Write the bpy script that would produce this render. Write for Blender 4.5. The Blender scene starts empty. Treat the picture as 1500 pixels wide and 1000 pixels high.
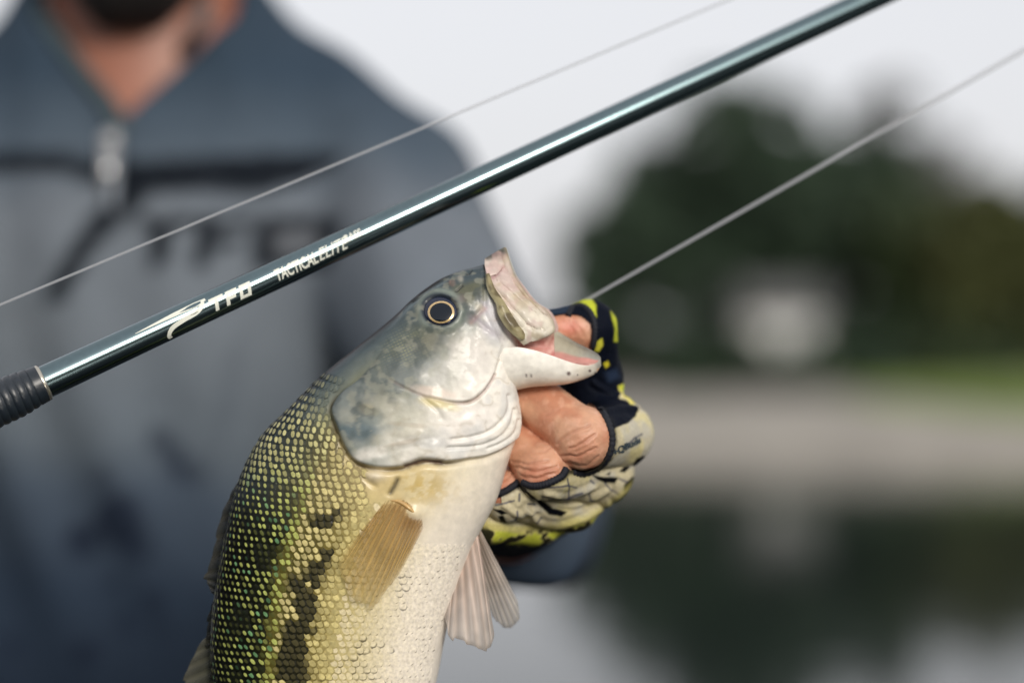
import bpy, bmesh, math, random
import numpy as np
from mathutils import Vector, Matrix
from mathutils.bvhtree import BVHTree
R = math.radians
rng = np.random.default_rng(7); random.seed(7)

# ------------------------------------------------------------------ camera, sky, sun, exposure
HC = 1.75                    # camera height above the water
FP = 3125.0                  # focal length in photograph pixels (75 mm on a 36 mm sensor, 1500 px)
D0 = 0.80                    # distance to the fish's middle plane
S = D0 / FP                  # metres per photograph pixel there
sc = bpy.context.scene
cd = bpy.data.cameras.new('camera'); cam = bpy.data.objects.new('camera', cd); sc.collection.objects.link(cam)
cam.location = (0, 0, HC); cam.rotation_euler = (R(90), 0, 0)
cd.lens = 75; cd.sensor_width = 36; cd.clip_start = 0.02; cd.clip_end = 4000
cd.dof.use_dof = True; cd.dof.focus_distance = 0.782; cd.dof.aperture_fstop = 2.9
sc.camera = cam

SUN_EL, SUN_AZ = 21, 160     # azimuth measured clockwise from +Y (view direction): behind the camera, to its right
w = bpy.data.worlds.new('World'); sc.world = w; w.use_nodes = True
nt = w.node_tree; nt.nodes.clear()
out = nt.nodes.new('ShaderNodeOutputWorld'); add = nt.nodes.new('ShaderNodeAddShader')
sky = nt.nodes.new('ShaderNodeTexSky'); sky.sky_type = 'NISHITA'; sky.sun_disc = False
sky.sun_elevation = R(SUN_EL); sky.sun_rotation = R(SUN_AZ); sky.dust_density = 3
hs = nt.nodes.new('ShaderNodeHueSaturation'); hs.inputs['Saturation'].default_value = 0.35
b1 = nt.nodes.new('ShaderNodeBackground'); b1.inputs[1].default_value = 0.05
b2 = nt.nodes.new('ShaderNodeBackground'); b2.inputs[0].default_value = (0.60, 0.595, 0.62, 1); b2.inputs[1].default_value = 1.0
nt.links.new(sky.outputs[0], hs.inputs['Color']); nt.links.new(hs.outputs[0], b1.inputs[0])
nt.links.new(b1.outputs[0], add.inputs[0]); nt.links.new(b2.outputs[0], add.inputs[1]); nt.links.new(add.outputs[0], out.inputs[0])
sd = bpy.data.lights.new('sun', 'SUN'); sun = bpy.data.objects.new('sun', sd); sc.collection.objects.link(sun)
sd.energy = 2.0; sd.angle = R(14); sd.color = (1.0, 0.93, 0.83)
sdir = Vector((math.sin(R(SUN_AZ)) * math.cos(R(SUN_EL)), math.cos(R(SUN_AZ)) * math.cos(R(SUN_EL)), math.sin(R(SUN_EL))))
sun.rotation_euler = (-sdir).to_track_quat('-Z', 'Y').to_euler()
vs = sc.view_settings; vs.view_transform = 'Standard'; vs.look = 'None'; vs.exposure = 0.0; vs.gamma = 1.0
sc.cycles.use_denoising = True
sc.cycles.max_bounces = 8; sc.cycles.transparent_max_bounces = 12
sc.cycles.sample_clamp_indirect = 4

# ------------------------------------------------------------------ helpers
COL = sc.collection
def lin(*c):
    c = np.array(c, float) / 255.0
    return np.where(c <= 0.04045, c / 12.92, ((c + 0.055) / 1.055) ** 2.4)
def W(P):                                   # photograph-pixel space at the fish plane (u, v, w) -> world metres
    P = np.asarray(P, float)
    return np.stack([(P[..., 0] - 750) * S, D0 + P[..., 2] * S, HC - (P[..., 1] - 500) * S], -1)
def proj(X):                                # world -> photograph pixel
    X = np.asarray(X, float)
    return np.stack([750 + X[..., 0] / X[..., 1] * FP, 500 - (X[..., 2] - HC) / X[..., 1] * FP], -1)
def at(px, py, d):                          # photograph pixel at a distance -> world
    return np.array([(px - 750) / FP * d, d, HC - (py - 500) / FP * d])
def sstep(a, b, x):
    t = np.clip((x - a) / (b - a), 0, 1); return t * t * (3 - 2 * t)
def hash3(i, j, k, seed):
    n = (i * 374761393 + j * 668265263 + k * 2147483647 + seed * 974634599) & 0xffffffff
    n = ((n ^ (n >> 13)) * 1274126177) & 0xffffffff
    return ((n ^ (n >> 16)) & 0xffff) / 65535.0
def noise(P, f, seed=0):                    # value noise 0..1
    P = np.asarray(P, float) * f
    I = np.floor(P).astype(np.int64); F = P - I; F = F * F * (3 - 2 * F)
    r = 0
    for a in (0, 1):
        for b in (0, 1):
            for c in (0, 1):
                wgt = (F[..., 0] if a else 1 - F[..., 0]) * (F[..., 1] if b else 1 - F[..., 1]) * (F[..., 2] if c else 1 - F[..., 2])
                r = r + wgt * hash3(I[..., 0] + a, I[..., 1] + b, I[..., 2] + c, seed)
    return r
def fbm(P, f, seed=0, o=3):
    r = 0; a = 0.5; s = 0
    for i in range(o):
        r = r + a * noise(P, f * 2 ** i, seed + i); s += a; a *= 0.5
    return r / s
def catmull(pts, n=None, ts=None):
    p = np.asarray(pts, float); m = len(p)
    ts = np.linspace(0, m - 1, n) if ts is None else np.asarray(ts)
    i = np.clip(np.floor(ts).astype(int), 0, m - 2); t = (ts - i)[:, None]
    P0 = np.where((i > 0)[:, None], p[np.maximum(i - 1, 0)], 2 * p[0] - p[1]); P1 = p[i]; P2 = p[i + 1]
    P3 = np.where((i < m - 2)[:, None], p[np.minimum(i + 2, m - 1)], 2 * p[-1] - p[-2])
    return 0.5 * (2 * P1 + (P2 - P0) * t + (2 * P0 - 5 * P1 + 4 * P2 - P3) * t ** 2 + (3 * P1 - P0 - 3 * P2 + P3) * t ** 3)
def dpoly(Q, pts):                          # distance of 2D points to a polyline
    d = np.full(Q.shape[:-1], 1e9)
    for a, b in zip(pts[:-1], pts[1:]):
        a = np.array(a, float); b = np.array(b, float); ab = b - a
        t = np.clip(((Q - a) @ ab) / max(ab @ ab, 1e-9), 0, 1)
        d = np.minimum(d, np.hypot(Q[..., 0] - a[0] - t * ab[0], Q[..., 1] - a[1] - t * ab[1]))
    return d
def inside(Q, poly):
    r = np.zeros(Q.shape[:-1], bool); n = len(poly)
    for i in range(n):
        (x1, y1), (x2, y2) = poly[i], poly[(i + 1) % n]
        if y1 == y2: continue
        c = ((y1 > Q[..., 1]) != (y2 > Q[..., 1])) & (Q[..., 0] < (x2 - x1) * (Q[..., 1] - y1) / (y2 - y1) + x1)
        r ^= c
    return r
def spoly(Q, poly):                         # signed distance, positive inside
    d = dpoly(Q, list(poly) + [poly[0]])
    return np.where(inside(Q, poly), d, -d)
def over(C, col, a):
    return C * (1 - a[..., None]) + np.asarray(col) * a[..., None]

def mesh_np(name, V, Fc, mat, parent=None, col=None, smooth=True):
    me = bpy.data.meshes.new(name)
    V = np.asarray(V, np.float32)
    if isinstance(Fc, np.ndarray):
        k = Fc.shape[1]; n = len(Fc)
        me.vertices.add(len(V)); me.vertices.foreach_set('co', V.ravel())
        me.loops.add(n * k); me.loops.foreach_set('vertex_index', Fc.astype(np.int32).ravel())
        me.polygons.add(n); me.polygons.foreach_set('loop_start', np.arange(0, n * k, k, dtype=np.int32))
        me.update(calc_edges=True); me.validate()
    else:
        me.from_pydata([tuple(map(float, v)) for v in V], [], Fc); me.update()
    if smooth: me.polygons.foreach_set('use_smooth', np.ones(len(me.polygons), bool))
    if col is not None:
        a = me.attributes.new('Col', 'FLOAT_COLOR', 'POINT')
        c = np.ones((len(V), 4), np.float32); col = np.asarray(col); c[:, :col.shape[-1]] = col
        a.data.foreach_set('color', c.ravel())
    me.materials.append(mat)
    o = bpy.data.objects.new(name, me); COL.objects.link(o)
    if parent: o.parent = parent
    return o
class MB:                                   # collects verts, faces and colours
    def __init__(s): s.v = []; s.f = []; s.c = []; s.n = 0
    def add(s, V, Fc, col=None):
        V = np.asarray(V, float).reshape(-1, 3)
        s.v.append(V); s.f += [tuple(int(i) + s.n for i in f) for f in Fc]
        if col is None: col = (0.5, 0.5, 0.5)
        s.c.append(np.broadcast_to(np.asarray(col, float), V.shape).copy()); s.n += len(V)
    def box(s, c, h, rot=None, col=None):
        v = np.array([[x, y, z] for x in (-1, 1) for y in (-1, 1) for z in (-1, 1)], float) * np.array(h)
        if rot is not None: v = v @ np.array(rot).T
        s.add(v + np.array(c), [(0, 1, 3, 2), (4, 6, 7, 5), (0, 4, 5, 1), (2, 3, 7, 6), (0, 2, 6, 4), (1, 5, 7, 3)], col)
    def build(s, name, mat, parent=None, smooth=True, usecol=False):
        return mesh_np(name, np.concatenate(s.v), s.f, mat, parent, np.concatenate(s.c) if usecol else None, smooth)
def frame_of(d):
    d = np.asarray(d, float); d = d / np.linalg.norm(d)
    h = np.array([0, 0, 1.0]) if abs(d[2]) < 0.9 else np.array([0, 1.0, 0])
    a = np.cross(d, h); a /= np.linalg.norm(a); b = np.cross(d, a)
    return d, a, b
def tube(mb, P, rad, n=10, cap=True, col=None):
    P = np.asarray(P, float); rad = np.broadcast_to(np.asarray(rad, float), (len(P),))
    V = []; a = None
    for i in range(len(P)):
        t = P[min(i + 1, len(P) - 1)] - P[max(i - 1, 0)]; t /= (np.linalg.norm(t) + 1e-12)
        if a is None: _, a, _b = frame_of(t)
        a = a - t * (a @ t); a /= np.linalg.norm(a); b = np.cross(t, a)
        th = np.arange(n) / n * 2 * math.pi
        V.append(P[i] + rad[i] * (np.cos(th)[:, None] * a + np.sin(th)[:, None] * b))
    Fc = [(i * n + j, i * n + (j + 1) % n, (i + 1) * n + (j + 1) % n, (i + 1) * n + j) for i in range(len(P) - 1) for j in range(n)]
    if cap: Fc += [tuple(range(n))[::-1], tuple((len(P) - 1) * n + j for j in range(n))]
    mb.add(np.concatenate(V), Fc, col)
def empty(name, loc=(0, 0, 0)):
    o = bpy.data.objects.new(name, None); COL.objects.link(o); o.location = loc; o.empty_display_size = 0.1; return o
def tag(o, label=None, cat=None, group=None, kind=None):
    if label: o['label'] = label
    if cat: o['category'] = cat
    if group: o['group'] = group
    if kind: o['kind'] = kind
    return o
def grid_faces(n, m, wrap=False):
    i, j = np.meshgrid(np.arange(n - 1), np.arange(m if wrap else m - 1), indexing='ij')
    i = i.ravel(); j = j.ravel(); j2 = (j + 1) % m
    return np.stack([i * m + j, i * m + j2, (i + 1) * m + j2, (i + 1) * m + j], 1)

def material(name, color=(0.5, 0.5, 0.5), rough=0.5, metal=0.0, spec=0.5, coat=0.0, coat_r=0.1, vcol=False,
             bump=0.0, bscale=400, var=0.0, vscale=150, sss=0.0, sssr=(0.004, 0.0015, 0.001), alpha=1.0, trans=0.0, sheen=0.0):
    m = bpy.data.materials.new(name); m.use_nodes = True
    n = m.node_tree.nodes; l = m.node_tree.links; p = n['Principled BSDF']
    p.inputs['Base Color'].default_value = (*[float(c) for c in color], 1)
    p.inputs['Roughness'].default_value = rough; p.inputs['Metallic'].default_value = metal
    p.inputs['Specular IOR Level'].default_value = spec
    p.inputs['Coat Weight'].default_value = coat; p.inputs['Coat Roughness'].default_value = coat_r
    p.inputs['Alpha'].default_value = alpha; p.inputs['Sheen Weight'].default_value = sheen
    if sss:
        p.inputs['Subsurface Weight'].default_value = sss; p.inputs['Subsurface Radius'].default_value = sssr; p.inputs['Subsurface Scale'].default_value = 1.0
    src = None
    if vcol:
        a = n.new('ShaderNodeVertexColor'); a.layer_name = 'Col'; src = a.outputs['Color']
    if var:
        tc = n.new('ShaderNodeTexCoord'); nz = n.new('ShaderNodeTexNoise'); nz.inputs['Scale'].default_value = vscale; nz.inputs['Detail'].default_value = 5
        l.new(tc.outputs['Object'], nz.inputs['Vector'])
        mr = n.new('ShaderNodeMapRange'); mr.inputs[1].default_value = 0.25; mr.inputs[2].default_value = 0.75
        mr.inputs[3].default_value = 1 - var; mr.inputs[4].default_value = 1 + var
        l.new(nz.outputs['Fac'], mr.inputs[0])
        mx = n.new('ShaderNodeMix'); mx.data_type = 'RGBA'; mx.blend_type = 'MULTIPLY'; mx.inputs['Factor'].default_value = 1
        if src: l.new(src, mx.inputs[6])
        else: mx.inputs[6].default_value = (*[float(c) for c in color], 1)
        l.new(mr.outputs[0], mx.inputs[7]); src = mx.outputs[2]
    if src: l.new(src, p.inputs['Base Color'])
    if bump:
        tc = n.new('ShaderNodeTexCoord'); nz = n.new('ShaderNodeTexNoise'); nz.inputs['Scale'].default_value = bscale; nz.inputs['Detail'].default_value = 6
        l.new(tc.outputs['Object'], nz.inputs['Vector'])
        bp = n.new('ShaderNodeBump'); bp.inputs['Strength'].default_value = 0.6; bp.inputs['Distance'].default_value = bump
        l.new(nz.outputs['Fac'], bp.inputs['Height']); l.new(bp.outputs[0], p.inputs['Normal'])
    if trans:                               # thin translucent sheet
        o = n['Material Output']; tr = n.new('ShaderNodeBsdfTranslucent'); mx = n.new('ShaderNodeMixShader'); mx.inputs[0].default_value = trans
        if src: l.new(src, tr.inputs['Color'])
        else: tr.inputs['Color'].default_value = (*[float(c) for c in color], 1)
        l.new(p.outputs[0], mx.inputs[1]); l.new(tr.outputs[0], mx.inputs[2]); l.new(mx.outputs[0], o.inputs['Surface'])
        m['mix'] = mx.name
    return m
def see_through(m, t):                      # part of the light goes straight through a thin membrane
    n = m.node_tree.nodes; l = m.node_tree.links; o = n['Material Output']
    prev = o.inputs['Surface'].links[0].from_socket
    tr = n.new('ShaderNodeBsdfTransparent'); mx = n.new('ShaderNodeMixShader'); mx.inputs[0].default_value = t
    if t < 0:                               # opacity stored with the vertex colours
        a = n.new('ShaderNodeVertexColor'); a.layer_name = 'Col'; iv = n.new('ShaderNodeMath'); iv.operation = 'SUBTRACT'; iv.inputs[0].default_value = 1.0
        l.new(a.outputs['Alpha'], iv.inputs[1]); l.new(iv.outputs[0], mx.inputs[0])
    l.new(prev, mx.inputs[1]); l.new(tr.outputs[0], mx.inputs[2]); l.new(mx.outputs[0], o.inputs['Surface'])
    return m

# surface nets over a signed distance grid
def surface_nets(F, org, h):
    nx, ny, nz = F.shape
    sgn = F < 0
    cnt = np.zeros((nx - 1, ny - 1, nz - 1), np.int8)
    for a in (0, 1):
        for b in (0, 1):
            for c in (0, 1):
                cnt += sgn[a:nx - 1 + a, b:ny - 1 + b, c:nz - 1 + c]
    I, J, K = np.nonzero((cnt > 0) & (cnt < 8))
    idx = np.full(cnt.shape, -1, np.int32); idx[I, J, K] = np.arange(len(I))
    cr = [(a, b, c) for a in (0, 1) for b in (0, 1) for c in (0, 1)]
    val = np.stack([F[I + a, J + b, K + c] for a, b, c in cr], 1)
    acc = np.zeros((len(I), 3)); n = np.zeros(len(I))
    for p in range(8):
        for q in range(p + 1, 8):
            dif = [abs(cr[p][t] - cr[q][t]) for t in range(3)]
            if sum(dif) != 1: continue
            m = (val[:, p] < 0) != (val[:, q] < 0)
            t = val[:, p] / np.where(m, val[:, p] - val[:, q], 1)
            pos = np.array(cr[p]) + t[:, None] * (np.array(cr[q]) - np.array(cr[p]))
            acc += np.where(m[:, None], pos, 0); n += m
    V = (np.stack([I, J, K], 1) + acc / n[:, None]) * h + org
    faces = []
    for ax in range(3):
        s0 = [slice(None)] * 3; s1 = [slice(None)] * 3; s0[ax] = slice(0, -1); s1[ax] = slice(1, None)
        A = sgn[tuple(s0)]; B = sgn[tuple(s1)]
        o1, o2 = [t for t in range(3) if t != ax]
        ii = np.stack(np.nonzero(A != B), 1)
        ok = (ii[:, o1] > 0) & (ii[:, o2] > 0) & (ii[:, o1] < F.shape[o1] - 1) & (ii[:, o2] < F.shape[o2] - 1)
        ii = ii[ok]; fl = A[tuple(ii.T)]
        q = []
        for (da, db) in ((-1, -1), (0, -1), (0, 0), (-1, 0)):
            c = ii.copy(); c[:, o1] += da; c[:, o2] += db; q.append(idx[tuple(c.T)])
        q = np.stack(q, 1)
        if ax == 1: fl = ~fl
        q[~fl] = q[~fl][:, ::-1]
        faces.append(q)
    Fq = np.concatenate(faces); Fq = Fq[(Fq >= 0).all(1)]
    return V, Fq
class SDF:
    def __init__(s, lo, hi, h):
        s.lo = np.array(lo, float); s.h = h
        n = np.ceil((np.array(hi) - s.lo) / h).astype(int) + 1
        s.ax = [s.lo[i] + np.arange(n[i]) * h for i in range(3)]
        s.F = np.full(n, 1e3, np.float32)
    def window(s, P, pad):
        P = np.asarray(P); r = []
        for i in range(3):
            a = max(0, int((P[:, i].min() - pad - s.lo[i]) / s.h)); b = min(len(s.ax[i]), int((P[:, i].max() + pad - s.lo[i]) / s.h) + 2)
            r.append(slice(a, max(b, a + 1)))
        return tuple(r)
    def grid(s, sl):
        return np.meshgrid(s.ax[0][sl[0]], s.ax[1][sl[1]], s.ax[2][sl[2]], indexing='ij', sparse=True)
    def cone(s, a, b, ra, rb, k=0.0, F=None):
        F = s.F if F is None else F
        a = np.array(a, float); b = np.array(b, float)
        sl = s.window([a, b], max(ra, rb) + 4 * k + 4 * s.h)
        X, Y, Z = s.grid(sl); ab = b - a; L = max(ab @ ab, 1e-12)
        t = np.clip(((X - a[0]) * ab[0] + (Y - a[1]) * ab[1] + (Z - a[2]) * ab[2]) / L, 0, 1)
        d = np.sqrt((X - a[0] - t * ab[0]) ** 2 + (Y - a[1] - t * ab[1]) ** 2 + (Z - a[2] - t * ab[2]) ** 2) - (ra + (rb - ra) * t)
        s.merge(F, sl, d, k)
    def ell(s, c, r, k=0.0, F=None):
        F = s.F if F is None else F
        c = np.array(c, float); r = np.array(r, float)
        sl = s.window([c - r, c + r], 4 * k + 4 * s.h); X, Y, Z = s.grid(sl)
        k0 = np.sqrt(((X - c[0]) / r[0]) ** 2 + ((Y - c[1]) / r[1]) ** 2 + ((Z - c[2]) / r[2]) ** 2)
        k1 = np.sqrt(((X - c[0]) / r[0] ** 2) ** 2 + ((Y - c[1]) / r[1] ** 2) ** 2 + ((Z - c[2]) / r[2] ** 2) ** 2)
        s.merge(F, sl, k0 * (k0 - 1) / np.maximum(k1, 1e-6), k)
    def chain(s, P, r, k=0.0, F=None):
        for i in range(len(P) - 1): s.cone(P[i], P[i + 1], r[i], r[i + 1], k, F)
    @staticmethod
    def merge(F, sl, d, k):
        f = F[sl]; d = d.astype(np.float32)
        if k > 0:
            hh = np.maximum(k - np.abs(f - d), 0) / k
            F[sl] = np.minimum(f, d) - hh * hh * k * 0.25
        else: F[sl] = np.minimum(f, d)
def vnormals(V, Fq):
    n = np.cross(V[Fq[:, 2]] - V[Fq[:, 0]], V[Fq[:, 3]] - V[Fq[:, 1]])
    N = np.zeros_like(V)
    for i in range(4): np.add.at(N, Fq[:, i], n)
    return N / (np.linalg.norm(N, axis=1)[:, None] + 1e-15)
def relax(V, Fq, it=2, f=0.5):
    for _ in range(it):
        A = np.zeros_like(V); c = np.zeros(len(V))
        for i in range(4):
            for j in ((i + 1) % 4, (i + 3) % 4):
                np.add.at(A, Fq[:, i], V[Fq[:, j]]); np.add.at(c, Fq[:, i], 1)
        V = V * (1 - f) + f * A / np.maximum(c, 1)[:, None]
    return V

# ------------------------------------------------------------------ setting: water, shore, lawn
m_water = material('water', (0.012, 0.018, 0.016), rough=0.06, spec=0.5, bump=0.02, bscale=1.4)
m_water.node_tree.nodes['Principled BSDF'].inputs['IOR'].default_value = 1.33
for nd in m_water.node_tree.nodes:
    if nd.type == 'BUMP': nd.inputs['Strength'].default_value = 0.35
mb = MB(); mb.add([(-900, -300, 0), (900, -300, 0), (900, 1500, 0), (-900, 1500, 0)], [(0, 1, 2, 3)])
tag(mb.build('water', m_water, smooth=False), kind='structure')
m_sand = material('sand', lin(150, 145, 136), rough=0.9, var=0.25, vscale=0.8, bump=0.05, bscale=3)
m_lawn = material('lawn', lin(104, 122, 50), rough=0.9, var=0.35, vscale=0.6, bump=0.05, bscale=8)
def land(name, m, xs, prof, y0f):
    mb = MB(); V = []
    for x in xs:
        for dy, z in prof: V.append((x, y0f(x) + dy, z + 0.05 * math.sin(x * 0.9 + dy)))
    k = len(prof); mb.add(V, [(i * k + j, (i + 1) * k + j, (i + 1) * k + j + 1, i * k + j + 1) for i in range(len(xs) - 1) for j in range(k - 1)])
    return tag(mb.build(name, m), kind='structure')
shore_y = lambda x: 31.5 + 0.35 * math.sin(x * 0.6) + (max(0, 1.2 - x) ** 2) * 3.0
xs = np.linspace(-3.5, 60, 90)
land('sand_bank', m_sand, xs, [(-0.6, -0.5), (0, -0.04), (0.5, 0.20), (1.6, 0.42), (3.2, 0.60), (8, 0.72), (24, 0.80)], shore_y)
land('lawn', m_lawn, np.linspace(6.2, 60, 60), [(2.6, 0.60), (3.0, 0.78), (5, 0.86), (24, 0.93), (80, 1.0), (200, 1.6)], lambda x: shore_y(x) + max(0, 8.5 - x) * 1.5)
land('far_ground', material('far_ground', lin(58, 66, 40), rough=0.95, var=0.3, vscale=0.2), np.linspace(-3, 80, 40), [(20, 0.70), (22, 0.9), (120, 1.3), (300, 2)], shore_y)
land('far_shore', material('far_shore', lin(52, 62, 50), rough=0.95, var=0.3, vscale=0.1), np.linspace(-700, 700, 60), [(0, -0.5), (3, 1.0), (30, 6), (120, 9)], lambda x: 620 + 20 * math.sin(x * 0.02))

land_m = material('unseen_dark_hill', (0.035, 0.048, 0.028), rough=0.95, var=0.4, vscale=0.25)
mb = MB(); V = []; na_ = 90                                            # unseen hills added behind and beside the camera to darken reflections
for i in range(na_):
    a = R(62 + (298 - 62) * i / (na_ - 1)); d = 60 + 10 * math.sin(a * 3)
    hgt = 15 + 1.8 * math.sin(a * 9) + 1.0 * math.sin(a * 23 + 1) + 0.6 * math.sin(a * 51)
    for r_, z in ((0, -0.5), (2, 1.0), (8, hgt * 0.7), (20, hgt), (60, hgt * 1.2)): V.append(((d + r_) * math.sin(a), (d + r_) * math.cos(a), z))
mb.add(V, [tuple(int(x) for x in f) for f in grid_faces(na_, 5)]); tag(mb.build('unseen_dark_hill', land_m), kind='structure')

# ------------------------------------------------------------------ trees, shrubs and shed on the far bank
m_bark = material('bark', (0.06, 0.045, 0.035), rough=0.9, var=0.3, vscale=6)
def leaf_mat(name, c):
    return material(name, c, rough=0.6, var=0.45, vscale=1.2, trans=0.25)
m_leaf = {'dark': leaf_mat('leaf_dark', (0.040, 0.070, 0.040)), 'mid': leaf_mat('leaf_mid', (0.048, 0.074, 0.028)),
          'olive': leaf_mat('leaf_olive', (0.085, 0.095, 0.028)), 'pale': leaf_mat('leaf_pale', (0.15, 0.15, 0.14))}
def leaves(mb, clumps, n, size, r_):
    c = np.array([k[:3] for k in clumps]); rr = np.array([k[3] for k in clumps])
    p = rr ** 2; p = p / p.sum(); ix = r_.choice(len(c), n, p=p)
    d = r_.normal(size=(n, 3)); d /= np.linalg.norm(d, axis=1)[:, None]
    P = c[ix] + d * (rr[ix] * r_.uniform(0.45, 1.08, n) ** 0.7)[:, None]
    a = r_.normal(size=(n, 3)); a /= np.linalg.norm(a, axis=1)[:, None]
    b = np.cross(a, r_.normal(size=(n, 3))); b /= np.linalg.norm(b, axis=1)[:, None]
    s = size * r_.uniform(0.6, 1.3, n)[:, None]
    V = np.stack([P - a * s, P + b * s * 0.45, P + a * s, P - b * s * 0.45], 1).reshape(-1, 3)
    mb.add(V, np.arange(4 * n).reshape(-1, 4))
def tree(px, d, ytop, ybase_z, halfw_px, kind, label, n=2600, size=0.28, low=0.22, seed=1, dens=1.0, name='broadleaf_tree', group=None, cat='tree'):
    r_ = np.random.default_rng(seed); base = at(px, 500, d); base[2] = ybase_z
    top = at(px, ytop, d)[2]; H = top - ybase_z; hw = halfw_px / FP * d
    root = empty(name, base)
    tb = MB(); tube(tb, [(0, 0, -0.3), (0.05, 0, H * 0.2), (-0.06, 0.05, H * 0.45), (0.05, 0, H * 0.75)], [H * 0.035, H * 0.027, H * 0.02, H * 0.008], 8)
    cl = []
    for i in range(14):
        a = r_.uniform(0, 6.28); t = r_.uniform(low, 0.92); rad = hw * math.sqrt(max(0.05, 1 - ((t - 0.5) / 0.55) ** 2)) * r_.uniform(0.35, 0.8)
        e = np.array([rad * math.cos(a), rad * math.sin(a), H * t])
        cl.append((*e, hw * r_.uniform(0.28, 0.45)))
        tube(tb, [(0, 0, max(0.1, H * (t - 0.25))), (e[0] * .5, e[1] * .5, H * (t - 0.08)), e], [H * 0.012, H * 0.008, H * 0.003], 5)
    cl.append((0, 0, H * 0.9, hw * 0.35)); cl.append((0, 0, H * 0.55, hw * 0.5))
    tb.build('trunk', m_bark, root)
    lb = MB(); leaves(lb, cl, int(n * dens), size, r_); lb.build('crown', m_leaf[kind], root, smooth=False)
    return tag(root, label, cat, group)
G0 = 0.85
tree(1075, 52, 140, G0, 190, 'dark', 'tallest dark green tree with rounded crown on the far bank', n=5200, seed=3, low=0.12)
tree(925, 50, 270, G0, 110, 'dark', 'shorter dark tree at the open water end of the bank', n=2600, seed=4, low=0.1)
tree(1240, 54, 215, G0, 150, 'dark', 'dark tree standing behind the white shed', n=3600, seed=5, low=0.12)
tree(1290, 75, 105, G0 + 0.1, 75, 'pale', 'thin greyish tree with sparse crown rising behind the dark trees', n=650, seed=6, low=0.4, name='sparse_tree')
tree(1345, 80, 190, G0 + 0.1, 95, 'pale', 'low wide pale grey tree showing above the dark trees', n=1200, seed=16, low=0.35, name='sparse_tree')
tree(1365, 50, 290, G0, 140, 'mid', 'mid green tree between the dark trees and the olive tree', n=3000, seed=7, low=0.1)
tree(1475, 48, 285, G0, 140, 'olive', 'yellowish olive green tree above the bright lawn', n=3200, seed=8, low=0.12)
tree(1620, 50, 230, G0, 150, 'mid', 'broad green tree farther along the lawn past the olive tree', n=3000, seed=9, low=0.1)
for i, (px, d, yt, hw, k) in enumerate([(905, 44, 470, 52, 'dark'), (985, 43, 490, 60, 'dark'), (1075, 43.5, 500, 62, 'dark'), (1165, 43, 518, 62, 'dark'), (1260, 44, 480, 66, 'dark'), (1365, 45, 470, 70, 'mid'), (1460, 46, 490, 70, 'mid')]):
    tree(px, d, yt, 0.75, hw, k, ['low dark shrub nearest the open water on the bank', 'dense dark shrub below the shorter dark tree', 'dark shrub left of the white shed front', 'low dark shrub directly in front of the white shed', 'dark shrub beside the white shed toward the lawn', 'green shrub behind the start of the lawn', 'green shrub below the olive tree'][i], n=1500, size=0.17, low=0.12, seed=30 + i, name='shrub', group='shrubs along the bank', cat='shrub')
# small white boat shed
sh = empty('boat_shed', (at(1150, 500, 47)[0], 47, 0.55))
sh.scale = (0.74, 0.74, 0.9)
m_whitew = material('painted_board', (0.66, 0.66, 0.64), rough=0.6, var=0.08, vscale=3)
for k in range(11):
    mb = MB(); mb.box((-1.0 + k * 0.2, 0, 1.05), (0.096, 0.03, 1.05)); mb.build('board', m_whitew, sh, smooth=False)
mb = MB(); mb.box((0, 1.35, 1.0), (1.08, 1.28, 0.98)); mb.build('wall', m_whitew, sh, smooth=False)
mb = MB(); mb.add([(-1.3, -0.25, 2.05), (1.3, -0.25, 2.05), (1.3, 1.3, 2.75), (-1.3, 1.3, 2.75), (-1.3, 2.9, 2.05), (1.3, 2.9, 2.05), (-1.3, -0.25, 1.97), (1.3, -0.25, 1.97), (1.3, 1.3, 2.67), (-1.3, 1.3, 2.67), (-1.3, 2.9, 1.97), (1.3, 2.9, 1.97)],
   [(0, 1, 2, 3), (3, 2, 5, 4), (6, 9, 8, 7), (9, 10, 11, 8), (0, 6, 7, 1), (4, 5, 11, 10), (0, 3, 9, 6), (3, 4, 10, 9), (1, 7, 8, 2), (2, 8, 11, 5)])
mb.build('roof', material('shed_roof', (0.10, 0.10, 0.10), rough=0.8, var=0.2, vscale=5), sh, smooth=False)
mb = MB(); mb.box((0.55, -0.05, 0.95), (0.36, 0.02, 0.92)); d_ = mb.build('door', material('door_paint', (0.55, 0.56, 0.56), rough=0.5, var=0.1, vscale=4), sh, smooth=False)
mb = MB(); mb.box((0.30, -0.09, 0.95), (0.02, 0.02, 0.08)); mb.build('handle', m_bark, d_, smooth=False)
tag(sh, 'small white boarded boat shed among the dark shrubs', 'shed')

# ------------------------------------------------------------------ the boat the angler stands in (below the picture)
DECK = 0.45
bt = empty('bass_boat', (-0.2, 0.5, 0)); bt.rotation_euler = (0, 0, R(90))
m_gel = material('boat_gelcoat', (0.03, 0.033, 0.04), rough=0.25, coat=0.5, var=0.05, vscale=3)
m_carpet = material('boat_carpet', (0.022, 0.024, 0.026), rough=0.95, spec=0.1, var=0.3, vscale=60, bump=0.003, bscale=500)
mb = MB(); V = []; st = [(-2.6, 0.95), (-1.5, 1.05), (0, 1.08), (1.2, 1.0), (2.2, 0.72), (2.8, 0.35), (3.05, 0.04)]
for x, hw in st: V += [(x, -hw, DECK + 0.10), (x, -hw, DECK - 0.03), (x, -hw * 0.9, 0.12), (x, 0, -0.15), (x, hw * 0.9, 0.12), (x, hw, DECK - 0.03), (x, hw, DECK + 0.10), (x, hw * 0.92, DECK + 0.10), (x, hw * 0.92, DECK - 0.02), (x, -hw * 0.92, DECK - 0.02), (x, -hw * 0.92, DECK + 0.10)]
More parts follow.
